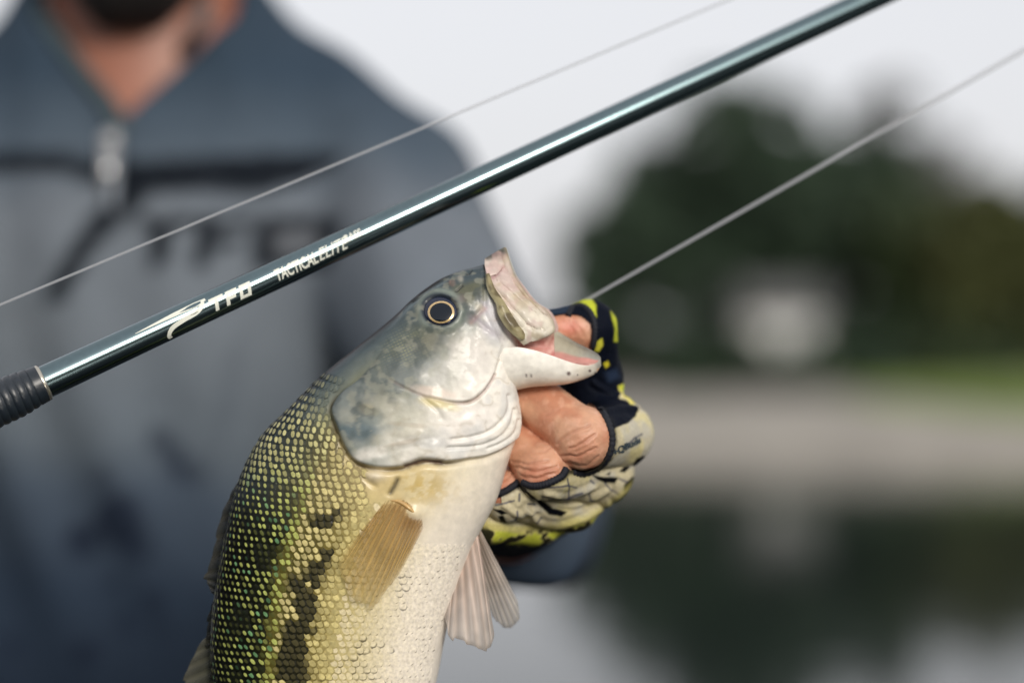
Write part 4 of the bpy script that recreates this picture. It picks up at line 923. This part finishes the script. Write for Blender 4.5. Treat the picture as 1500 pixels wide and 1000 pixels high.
# ---- the rod-holding hand, arms, torso, legs and head
rodP0 = at(300, 451, 0.795); rodP1 = at(1270, 2, 0.872); rd = (rodP1 - rodP0) / np.linalg.norm(rodP1 - rodP0)
def rod_at_px(px):
    k = (px - 750) / FP; t = (k * rodP0[1] - rodP0[0]) / (rd[0] - k * rd[1]); return t
T0 = rod_at_px(62)                                                     # front edge of the grip
TG = T0 - 0.135                                                        # middle of the right hand
gp = rodP0 + rd * TG
wristL = W((742, 788, 455)); CX = -0.249
shL = np.array([-0.088, 1.43, 1.838]); shR = np.array([-0.412, 1.40, 1.838])
def elbow(s, e, a, b, hint):
    d = e - s; L = np.linalg.norm(d); L = min(L, (a + b) * 0.999); u = d / np.linalg.norm(d)
    x = (a * a - b * b + L * L) / (2 * L); hgt = math.sqrt(max(a * a - x * x, 1e-6)); hh = np.array(hint, float); hh -= u * (hh @ u); hh /= np.linalg.norm(hh)
    return s + u * x + hh * hgt
elL = elbow(shL, wristL, 0.31, 0.27, (0.5, 0, -1))
wristR = gp + np.array([-0.045, 0.075, 0.0]); elR = elbow(shR, wristR, 0.31, 0.27, (-0.5, 0, -1))
hR = SDF(gp - 0.075, gp + np.array([0.075, 0.12, 0.075]), 0.0022)
_, pa, pb_ = frame_of(rd); toman = np.array([-0.6, 0.8, 0.0]); toman -= rd * (toman @ rd); toman /= np.linalg.norm(toman); upv = np.cross(rd, toman); upv *= np.sign(upv[2])
for i in range(4):
    c = gp + rd * (0.031 - i * 0.021); pts = []
    for ang in (20, 75, 135, 190, 235): pts.append(c + 0.021 * (math.cos(R(ang)) * toman + math.sin(R(ang)) * -upv))
    Ft = np.full(hR.F.shape, 1e3, np.float32); hR.chain(pts, [0.0105, 0.0105, 0.0100, 0.0095, 0.0085], 0.003, Ft); hR.merge(hR.F, (slice(None),) * 3, Ft, 0.0015)
    hR.cone(c + 0.024 * toman, wristR - rd * 0.01 * (i - 1.5) * -0.5, 0.014, 0.022, 0.006)
hR.chain([gp + toman * 0.03 + rd * 0.03, gp + upv * 0.023 + rd * 0.045 + toman * 0.01, gp + upv * 0.020 + rd * 0.05 - toman * 0.018], [0.015, 0.011, 0.009], 0.004)
hR.cone(wristR, wristR + (elR - wristR) * 0.25, 0.026, 0.030, 0.008)
RV, RF = surface_nets(hR.F, hR.lo, 0.0022); RV = relax(RV, RF, 2); 
bd = SDF((-0.62, 0.70, DECK - 0.02), (0.10, 1.78, 2.34), 0.007)
bd.chain([shL, elL, wristL], [0.052, 0.042, 0.022], 0.015); bd.chain([shR, elR, wristR], [0.052, 0.043, 0.030], 0.02)
ch = np.array([CX, 1.465, 0])
bd.ell(ch + (0, 0, 1.74), (0.185, 0.118, 0.20), 0.03); bd.ell(ch + (0, 0.01, 1.50), (0.165, 0.112, 0.20), 0.05); bd.ell(ch + (0, 0.01, 1.36), (0.175, 0.12, 0.13), 0.05)
bd.cone(ch + (0.05, 0.005, 1.93), shL + (-0.015, 0.03, 0.018), 0.052, 0.050, 0.04); bd.cone(ch + (-0.05, 0.005, 1.93), shR + (0.015, 0.05, 0.018), 0.052, 0.050, 0.04)
bd.cone(ch + (0, 0.0, 1.84), ch + (0, -0.02, 2.04), 0.066, 0.056, 0.04)
HD = ch + np.array([0.0, -0.045, 2.13])
bd.ell(HD + (0, 0.02, 0.02), (0.077, 0.097, 0.105), 0.02); bd.ell(HD + (0, -0.045, -0.065), (0.055, 0.055, 0.05), 0.03); bd.cone(HD + (0, -0.085, 0.015), HD + (0, -0.105, -0.02), 0.010, 0.015, 0.012)
for s_ in (-1, 1):
    bd.ell(HD + (s_ * 0.079, 0.02, 0.0), (0.010, 0.022, 0.033), 0.006); bd.chain([ch + (s_ * 0.095, 0.01, 1.32), ch + (s_ * 0.12, 0.0, 0.93), ch + (s_ * 0.13, 0.03, DECK + 0.10)], [0.088, 0.060, 0.042], 0.03)
    bd.cone(ch + (s_ * 0.13, 0.03, DECK + 0.06), ch + (s_ * 0.15, -0.13, DECK + 0.035), 0.042, 0.034, 0.02)
Ftor = bd.F.copy()
BV, BF = surface_nets(bd.F, bd.lo, 0.007); BV = relax(BV, BF, 2)
def skincol(V, base=(196, 138, 112)):
    c = np.broadcast_to(lin(*base), V.shape).copy(); return over(c, lin(178, 100, 80), sstep(.45, .7, fbm(V, 14, 101)) * .6)
bc = skincol(BV, (158, 104, 84)); allV = np.concatenate([hw_pos, RV, BV]); allF = np.concatenate([HF, RF + len(HV), BF + len(HV) + len(RV)])  # body skin darker than the hands: the head's shade is in its colour
lp(mesh_np('body', allV, allF, m_skin, person, np.concatenate([hc, skincol(RV), bc])))
# jersey: cloth offset from the torso and upper arms
N3 = np.meshgrid(*bd.ax, indexing='ij', sparse=True); X, Y, Z = N3
fold = 0.004 * np.sin(Z * 38 + X * 55 + 2 * np.sin(X * 21)) * np.clip((1.80 - Z) * 4, 0, 1) + 0.003 * np.sin(X * 90 + Z * 22)
notch = ch + np.array([0.0, -0.075, 1.905])
Fs = Ftor - (0.013 + fold)
neckcut = 1.962 - 0.068 * np.clip(1 - np.abs(X - CX) / 0.062, 0, 1) * (Y < ch[1] + 0.0) - 0.10 * np.clip((np.abs(X - CX) - 0.06) / 0.06, 0, 1) * 0
cut = np.maximum(1.28 - Z, np.where(np.abs(X - CX) < 0.068, Z - neckcut, Z - 2.0))
def armcut(el, sh):
    d = (el - sh) / np.linalg.norm(el - sh); return (X - el[0]) * d[0] + (Y - el[1]) * d[1] + (Z - el[2]) * d[2] - 0.03
xl = X - (shL[0] - 0.02); aL = np.where((Y < 1.33) & (X > CX), armcut(elL, shL), -1); aR = np.where((Y < 1.33) & (X < CX), armcut(elR, shR), -1)
wcut = np.where(X > CX, (wristL[1] + 0.004) - Y, (wristR[1] + 0.03) - Y)
Fs = np.maximum(np.maximum(Fs, cut), wcut).astype(np.float32)
SV, SF = surface_nets(Fs, bd.lo, 0.007); SV = relax(SV, SF, 1)
SP = proj(SV); fs = SV[:, 1] < ch[1] - 0.0
s_n = fbm(SV, 9, 111) - .5
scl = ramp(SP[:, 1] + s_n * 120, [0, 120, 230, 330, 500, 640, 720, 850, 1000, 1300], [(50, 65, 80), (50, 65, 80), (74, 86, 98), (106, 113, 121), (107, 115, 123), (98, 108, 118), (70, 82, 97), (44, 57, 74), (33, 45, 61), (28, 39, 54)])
def sp_(col, pts, a=1.0, s=4, jit=0):
    global scl
    scl = over(scl, lin(*col), a * sstep(-s, s, spoly(SP, pts)) * fs)
INK = (10, 18, 27)
sp_(INK, [(-40, 222), (80, 224), (140, 232), (250, 230), (330, 228), (430, 226), (505, 228), (480, 252), (440, 268), (390, 282), (300, 278), (220, 284), (196, 310), (150, 352), (112, 408), (92, 442), (62, 440), (84, 394), (118, 336), (150, 300), (168, 278), (130, 262), (60, 252), (-40, 256)])
for P_ in ([(205, 318), (282, 318), (282, 336), (252, 336), (240, 394), (215, 394), (224, 336), (205, 336)], [(292, 318), (368, 318), (366, 336), (320, 336), (316, 350), (356, 350), (354, 364), (312, 364), (302, 396), (276, 396)], [(380, 318), (500, 318), (486, 392), (366, 392)]): sp_(INK, P_, 1.0, 3)
sp_((112, 116, 122), [(410, 338), (470, 338), (460, 372), (402, 372)], .8, 4)
for (u_, v_, ru, rv, an, a) in ((245, 655, 42, 18, 50, .7), (270, 690, 30, 22, 20, .6), (175, 760, 38, 40, 0, .85), (120, 790, 26, 28, 0, .8), (200, 800, 26, 26, 0, .7), (150, 700, 20, 16, 40, .5), (185, 915, 14, 14, 0, .7), (125, 955, 20, 16, 0, .8), (225, 880, 16, 16, 0, .5), (20, 945, 16, 14, 0, .6), (160, 850, 12, 10, 0, .5), (240, 920, 20, 14, 30, .4), (340, 560, 14, 90, 10, .18)):
    ca, sa = math.cos(R(an)), math.sin(R(an)); x = (SP[:, 0] - u_) * ca + (SP[:, 1] - v_) * sa; y = -(SP[:, 0] - u_) * sa + (SP[:, 1] - v_) * ca
    scl = over(scl, lin(20, 30, 48), a * (1 - sstep(.7, 1.2, np.sqrt((x / ru) ** 2 + (y / rv) ** 2) + s_n * .6)) * fs)
m_jersey = material('jersey_cloth', vcol=True, rough=0.85, spec=0.2, bump=0.0006, bscale=500, var=0.08, vscale=60)
jersey = lp(mesh_np('jersey', SV, SF, m_jersey, person, scl)); jersey['label'] = 'grey zip-neck jersey with dark chest lettering and spotted navy lower half'
sbv = BVHTree.FromPolygons([tuple(map(float, v)) for v in SV], SF.tolist())
def shit(u_, v_, off=0.001):
    p, n_ = hit(u_, v_, sbv); return p + n_ * off if p is not None else at(u_, v_, 1.37)
mb = MB()
for s_ in (-1, 1):
    cp = [shit(178 + s_ * a, b, 0.004) for a, b in ((4, 186), (14, 160), (58, 110), (106, 50), (128, 6))]; tube(mb, catmull(cp, 24), 0.005, 8)
lp(mb.build('collar', material('collar_cloth', lin(66, 80, 84), rough=0.85, var=0.1, vscale=80), jersey))
m_zip = material('zip_metal', lin(196, 196, 196), rough=0.3, metal=0.8, var=0.1, vscale=300)
mb = MB(); zz = [shit(172 - 0.06 * (v_ - 190), v_, 0.002) for v_ in range(190, 330, 20)]; tube(mb, zz, 0.0035, 6); lp(mb.build('zip', material('zip_tape', lin(128, 136, 146), rough=0.6, var=0.1, vscale=300), jersey))
mb = MB(); zc = shit(168, 214, 0.007); mb.box(zc + np.array([-0.001, -0.004, -0.020]), (0.004, 0.0015, 0.016)); 
th = np.linspace(0, 2 * math.pi, 17); tube(mb, [zc + 0.0045 * np.array([math.cos(t), -0.5, math.sin(t)]) for t in th], 0.0022, 8); mb.box(zc + np.array([0, -0.003, 0]), (0.004, 0.002, 0.004))
lp(mb.build('zip_pull', m_zip, jersey))
# trousers, shoes, beard, hair, eyes: out of the picture except the beard's lower edge
def shell(off, keep, nm, m_, par=person, lab=None):
    F_ = np.maximum(Ftor - off, keep).astype(np.float32); V, Fq = surface_nets(F_, bd.lo, 0.007); o = lp(mesh_np(nm, relax(V, Fq, 1), Fq, m_, par))
    if lab: o['label'] = lab
    return o
shell(0.012, np.maximum(np.maximum(Z - 1.34, DECK + 0.10 - Z), 1.30 - Y), 'trousers', material('trouser_cloth', (0.16, 0.15, 0.12), rough=0.9, var=0.15, vscale=40))
m_shoe = material('shoe_leather', (0.04, 0.035, 0.03), rough=0.6, var=0.2, vscale=50)
for s_ in (-1, 1): shell(0.010, np.maximum(np.maximum(Z - (DECK + 0.11), -(Z - DECK - 0.002)), -s_ * (X - CX)), 'shoe', m_shoe)
hx, hy, hz = HD
beardF = np.maximum.reduce([np.broadcast_to(Z - (hz - 0.045 + 0.10 * np.abs(X - hx) / 0.08), Ftor.shape), np.broadcast_to(Y - (hy + 0.035), Ftor.shape), np.broadcast_to((hz - 0.195) - Z, Ftor.shape)])
hair_fold = 0.004 * np.sin(X * 300) * np.sin(Z * 260)
bc_ = HD + np.array([0, -0.045, -0.105]); bel = (np.sqrt(((X - bc_[0]) / 0.056) ** 2 + ((Y - bc_[1]) / 0.055) ** 2 + ((Z - bc_[2]) / 0.073) ** 2) - 1) * 0.06
Fkeep = Ftor; Ftor = np.minimum(Ftor, bel + 0.014); beardF = np.maximum(np.maximum(beardF, (hz - 0.178) - Z), np.abs(X - hx) - np.clip(0.050 + (Z - 1.985) * 0.9, 0.02, 0.085)); 
shell(0.014 + hair_fold, beardF, 'beard', material('beard_hair', (0.012, 0.009, 0.008), rough=0.8, bump=0.003, bscale=300))
Ftor = Fkeep
hairF = np.maximum(np.maximum(np.broadcast_to((hz + 0.055 - 0.5 * np.clip(Y - hy, -0.02, 0.1)) - Z, Ftor.shape), np.abs(X - hx) - 0.2), 0 * Z - 0.01)
shell(0.012 + hair_fold, hairF, 'hair', material('hair', (0.03, 0.02, 0.015), rough=0.7, bump=0.003, bscale=300))
for s_ in (-1, 1):
    mb = MB(); c = HD + np.array([s_ * 0.032, -0.078, 0.025]); th = np.linspace(0.01, math.pi - 0.01, 9)
    tube(mb, [c + np.array([0, 0, 0.012 * math.cos(t)]) for t in th], 0.012 * np.sin(th), 12); lp(mb.build('eye', material('eye_white', (0.7, 0.68, 0.65), rough=0.2), person))

# ------------------------------------------------------------------ fishing rod
rod = empty('fishing_rod', rodP0 + rd * (T0 - 0.34))
tag(rod, 'glossy black casting rod with white lettering and ribbed foregrip', 'fishing rod')
lr = lambda o: local(o, rod)
TT = rod_at_px(3130)
def rp(t): return rodP0 + rd * t
def rr_(t): return np.interp(t, [T0 - 0.4, T0, 0, rod_at_px(1270), TT], [0.0062, 0.0061, 0.00545, 0.0049, 0.0011])
m_blank = material('rod_blank', (0.17, 0.235, 0.25), rough=0.18, metal=1.0, coat=0.2, coat_r=0.05, var=0.06, vscale=500)
mb = MB(); tt_ = np.linspace(T0 - 0.02, TT, 90); tube(mb, [rp(t) for t in tt_], rr_(tt_), 40); lr(mb.build('blank', m_blank, rod))
m_grip = material('grip_rubber', lin(30, 38, 46), rough=0.38, coat=0.25, coat_r=0.3, bump=0.0002, bscale=900)
mb = MB(); L = np.linspace(0, 0.040, 320); prof = 0.0068 + 0.0012 * sstep(0, 0.012, L) + np.where(L > 0.0035, 0.00055 * np.abs(np.sin((L - 0.0035) / 0.0030 * math.pi)) ** 0.6 - 0.0003, 0.0002)
prof[0] = 0.0064
tube(mb, [rp(T0 - l) for l in L], prof, 40); lr(mb.build('foregrip', m_grip, rod))
mb = MB(); tube(mb, [rp(T0 + 0.0012), rp(T0 + 0.0008), rp(T0 - 0.0004), rp(T0 - 0.0008)], [0.0063, 0.0069, 0.0069, 0.0064], 40); lr(mb.build('winding_check', material('check_metal', lin(206, 200, 186), rough=0.25, metal=0.9), rod))
mb = MB(); L = np.linspace(0.040, 0.19, 40); tube(mb, [rp(T0 - l) for l in L], 0.0088 + 0.002 * np.sin((L - .04) * 40), 32); lr(mb.build('reel_seat', m_grip, rod))
mb = MB(); L = np.linspace(0.19, 0.34, 40); tube(mb, [rp(T0 - l) for l in L], 0.011 + 0.002 * np.cos((L - .19) * 42), 32); lr(mb.build('handle', material('cork', (0.32, 0.2, 0.11), rough=0.8, var=0.3, vscale=200), rod))
side_v = np.cross(rd, [0, 1.0, 0]); side_v /= np.linalg.norm(side_v); side_v *= np.sign(side_v[2])       # up across the rod
for t in np.linspace(rod_at_px(1750), TT - 0.004, 6):
    mb = MB(); hgt = np.interp(t, [0, TT], [0.012, 0.004]); c = rp(t) + side_v * (rr_(t) + hgt); th = np.linspace(0, 2 * math.pi, 19)
    tube(mb, [c + 0.7 * hgt * (math.cos(a) * side_v + math.sin(a) * np.array([0, 1.0, 0])) for a in th], 0.0007, 6)
    tube(mb, [rp(t - 0.015) + side_v * rr_(t), c - side_v * 0.7 * hgt], 0.0007, 6); tube(mb, [rp(t + 0.008) + side_v * rr_(t), c - side_v * 0.7 * hgt], 0.0007, 6)
    lr(mb.build('line_guide', m_zip, rod))
# lettering wrapped on the blank; a is metres along the rod, b metres round it upwards from the side facing the camera
cam_dir = -np.array([0, 1.0, 0]); cam_dir = (np.array([0, 0, HC]) - rp(0)); cam_dir -= rd * (cam_dir @ rd); cam_dir /= np.linalg.norm(cam_dir)
upw = np.cross(rd, cam_dir); upw *= np.sign(upw[2])
def wrap(V2, Ff, nm):
    P = []
    for a, b in V2:
        r_ = rr_(a) + 0.00006; an = b / rr_(a); P.append(rp(a) + r_ * (math.cos(an) * cam_dir + math.sin(an) * upw))
    return lr(mesh_np(nm, P, Ff, m_ink, rod, smooth=True))
m_ink = material('white_ink', lin(226, 228, 216), rough=0.4)
def stroke_poly(pts, wd, n=40):
    P = catmull(pts, n); t = np.gradient(P, axis=0); t /= np.linalg.norm(t, axis=1)[:, None]; nn = np.stack([-t[:, 1], t[:, 0]], 1)
    wd = np.interp(np.linspace(0, 1, n), np.linspace(0, 1, len(wd)), wd)[:, None]
    V = np.concatenate([P + nn * wd / 2, P - nn * wd / 2]); return V, [(i, i + 1, n + i + 1, n + i) for i in range(n - 1)]
pxm = S                                                                 # metres per photograph pixel on the rod
def ap(px): return rod_at_px(px)
VV, FFs = [], []
def addp(V, F_):
    n0 = sum(len(v) for v in VV); VV.append(np.asarray(V)); FFs.extend([tuple(i + n0 for i in f) for f in F_])
def rect(x0, x1, y0, y1, sl=0.25):
    xs_ = np.linspace(0, 1, 3); ys_ = np.linspace(0, 1, 5); V = [(x0 + (x1 - x0) * a + sl * (y0 + (y1 - y0) * b), y0 + (y1 - y0) * b) for a in xs_ for b in ys_]
    addp(V, [tuple(int(q_) for q_ in f) for f in grid_faces(3, 5)])
a0 = ap(304); u1 = 0.001
# T F O in wide square letters, 5 mm high
Hh = 0.0052; y0 = -0.0030; wl = 0.0046
def LX(k): return a0 + k * 0.0056 + 0.0012
rect(LX(0) - 0.0012, LX(0) + wl, y0 + Hh - 0.0012, y0 + Hh); rect(LX(0) + 0.0010, LX(0) + 0.0024, y0, y0 + Hh - 0.0012)
rect(LX(1), LX(1) + 0.0014, y0, y0 + Hh); rect(LX(1) + 0.0014, LX(1) + wl, y0 + Hh - 0.0012, y0 + Hh); rect(LX(1) + 0.0014, LX(1) + wl - 0.0006, y0 + 0.0019, y0 + 0.0030)
rect(LX(2), LX(2) + 0.0013, y0, y0 + Hh); rect(LX(2) + wl - 0.0013, LX(2) + wl, y0, y0 + Hh); rect(LX(2) + 0.0013, LX(2) + wl - 0.0013, y0, y0 + 0.0012); rect(LX(2) + 0.0013, LX(2) + wl - 0.0013, y0 + Hh - 0.0012, y0 + Hh)
# swoosh: long tapering bar that folds back into a hook
s0 = ap(236); s1 = ap(303); Ls = s1 - s0
V, F_ = stroke_poly([(s0 - 0.010, 0.0022), (s0 + 0.3 * Ls, 0.0026), (s0 + 0.75 * Ls, 0.0026), (s1, 0.0030)], [0.0002, 0.0016, 0.0022, 0.0010]); addp(V, F_)
V, F_ = stroke_poly([(s0 + 0.0015, -0.0058), (s0 + 0.0010, -0.0040), (s0 + 0.0030, -0.0018), (s0 + 0.0075, -0.0008), (s0 + 0.72 * Ls, -0.0002), (s0 + 0.88 * Ls, 0.0012), (s1 - 0.001, 0.0030)], [0.0014, 0.0015, 0.0017, 0.0017, 0.0017, 0.0016, 0.0008], 60); addp(V, F_)
wrap(np.concatenate(VV), FFs, 'logo_lettering')
def words(txt, x0, x1, size, yb, bold, nm, shear=0.0):
    V, Ff = text_mesh(txt, size, bold); V = V[:, :2]; V[:, 0] -= V[:, 0].min(); V[:, 0] *= (x1 - x0) / V[:, 0].max(); V[:, 0] += x0 + shear * V[:, 1]; V[:, 1] += yb
    wrap(V, Ff, nm)
words('TACTICAL', ap(399), ap(460), 0.0062, -0.0024, 0.00016, 'lettering', 0.1)
words('ELITE', ap(462), ap(502), 0.0066, -0.0022, 0.00004, 'lettering', 0.35)
words('BASS', ap(503), ap(527), 0.0040, 0.0000, 0.00010, 'lettering', 0.1)
# baitcasting reel on the seat (left of the picture)
reel = empty('fishing_reel', rp(T0 - 0.085)); tag(reel, 'black baitcasting reel clamped on the rod seat', 'fishing reel'); le = lambda o: local(o, reel)
rc = rp(T0 - 0.085) + side_v * 0.030; Mx = np.stack([rd, np.cross(side_v, rd), side_v], 1); ax_ = Mx[:, 1]
m_reel = material('reel_metal', (0.03, 0.03, 0.035), rough=0.3, metal=0.6, coat=0.4, var=0.05, vscale=200)
for nm, off in (('side_plate', 0.024), ('side_plate', -0.024)):
    mb = MB(); tube(mb, [rc + ax_ * (off - 0.005), rc + ax_ * (off - 0.004), rc + ax_ * (off + 0.004), rc + ax_ * (off + 0.005)], [0.018, 0.020, 0.020, 0.018], 32); le(mb.build(nm, m_reel, reel))
mb = MB(); tube(mb, [rc + ax_ * a for a in (-0.02, -0.014, -0.013, 0.013, 0.014, 0.02)], [0.017, 0.017, 0.011, 0.011, 0.017, 0.017], 28); le(mb.build('spool', m_zip, reel))
mb = MB(); mb.box(rc - side_v * 0.020, (0.022, 0.020, 0.003), Mx); mb.box(rc + rd * 0.017 - side_v * 0.004, (0.003, 0.02, 0.010), Mx); le(mb.build('frame', m_reel, reel, smooth=False))
mb = MB(); hc_ = rc - ax_ * 0.034; tube(mb, [hc_ - rd * 0.035, hc_ + rd * 0.035], 0.0035, 8); tube(mb, [rc - ax_ * 0.028, hc_], 0.005, 10); hn_ = le(mb.build('crank_handle', m_reel, reel))
for s_ in (-1, 1):
    mb = MB(); tube(mb, [hc_ + rd * 0.035 * s_ + ax_ * 0.003, hc_ + rd * 0.035 * s_ - ax_ * 0.012, hc_ + rd * 0.035 * s_ - ax_ * 0.018], [0.005, 0.008, 0.006], 14); le(mb.build('knob', m_grip, hn_))

# ------------------------------------------------------------------ fishing line: reel to rod tip and back to the gloved thumb
tipp = rp(TT) + side_v * 0.001
m_line = see_through(material('monofilament', (0.75, 0.76, 0.78), rough=0.25, spec=0.6, trans=0.55), 0.52)
ls = at(-520, 447 + 0.417 * 520, (rc + side_v * 0.011)[1])
thumb_p, _n = hit(850, 441, gbv)
if thumb_p is None: thumb_p = W((850, 440, 90))
mb = MB(); tube(mb, [ls, ls * 0.75 + tipp * 0.25, ls * 0.5 + tipp * 0.5, tipp], 0.00050, 8)
lend = thumb_p + np.array([0, 0.004, -0.001]); tgt = at(3130, 432 - 0.565 * (3130 - 850), tipp[1])
tube(mb, [tipp, tgt * 0.8 + lend * 0.2, tgt * 0.45 + lend * 0.55, tgt * 0.2 + lend * 0.8, lend], [0.0005, 0.0008, 0.0010, 0.0009, 0.0007], 8)
fl_ = mb.build('fishing_line', m_line); tag(fl_, 'thin pale fishing line running past the rod and ending at the gloved thumb', 'fishing line')
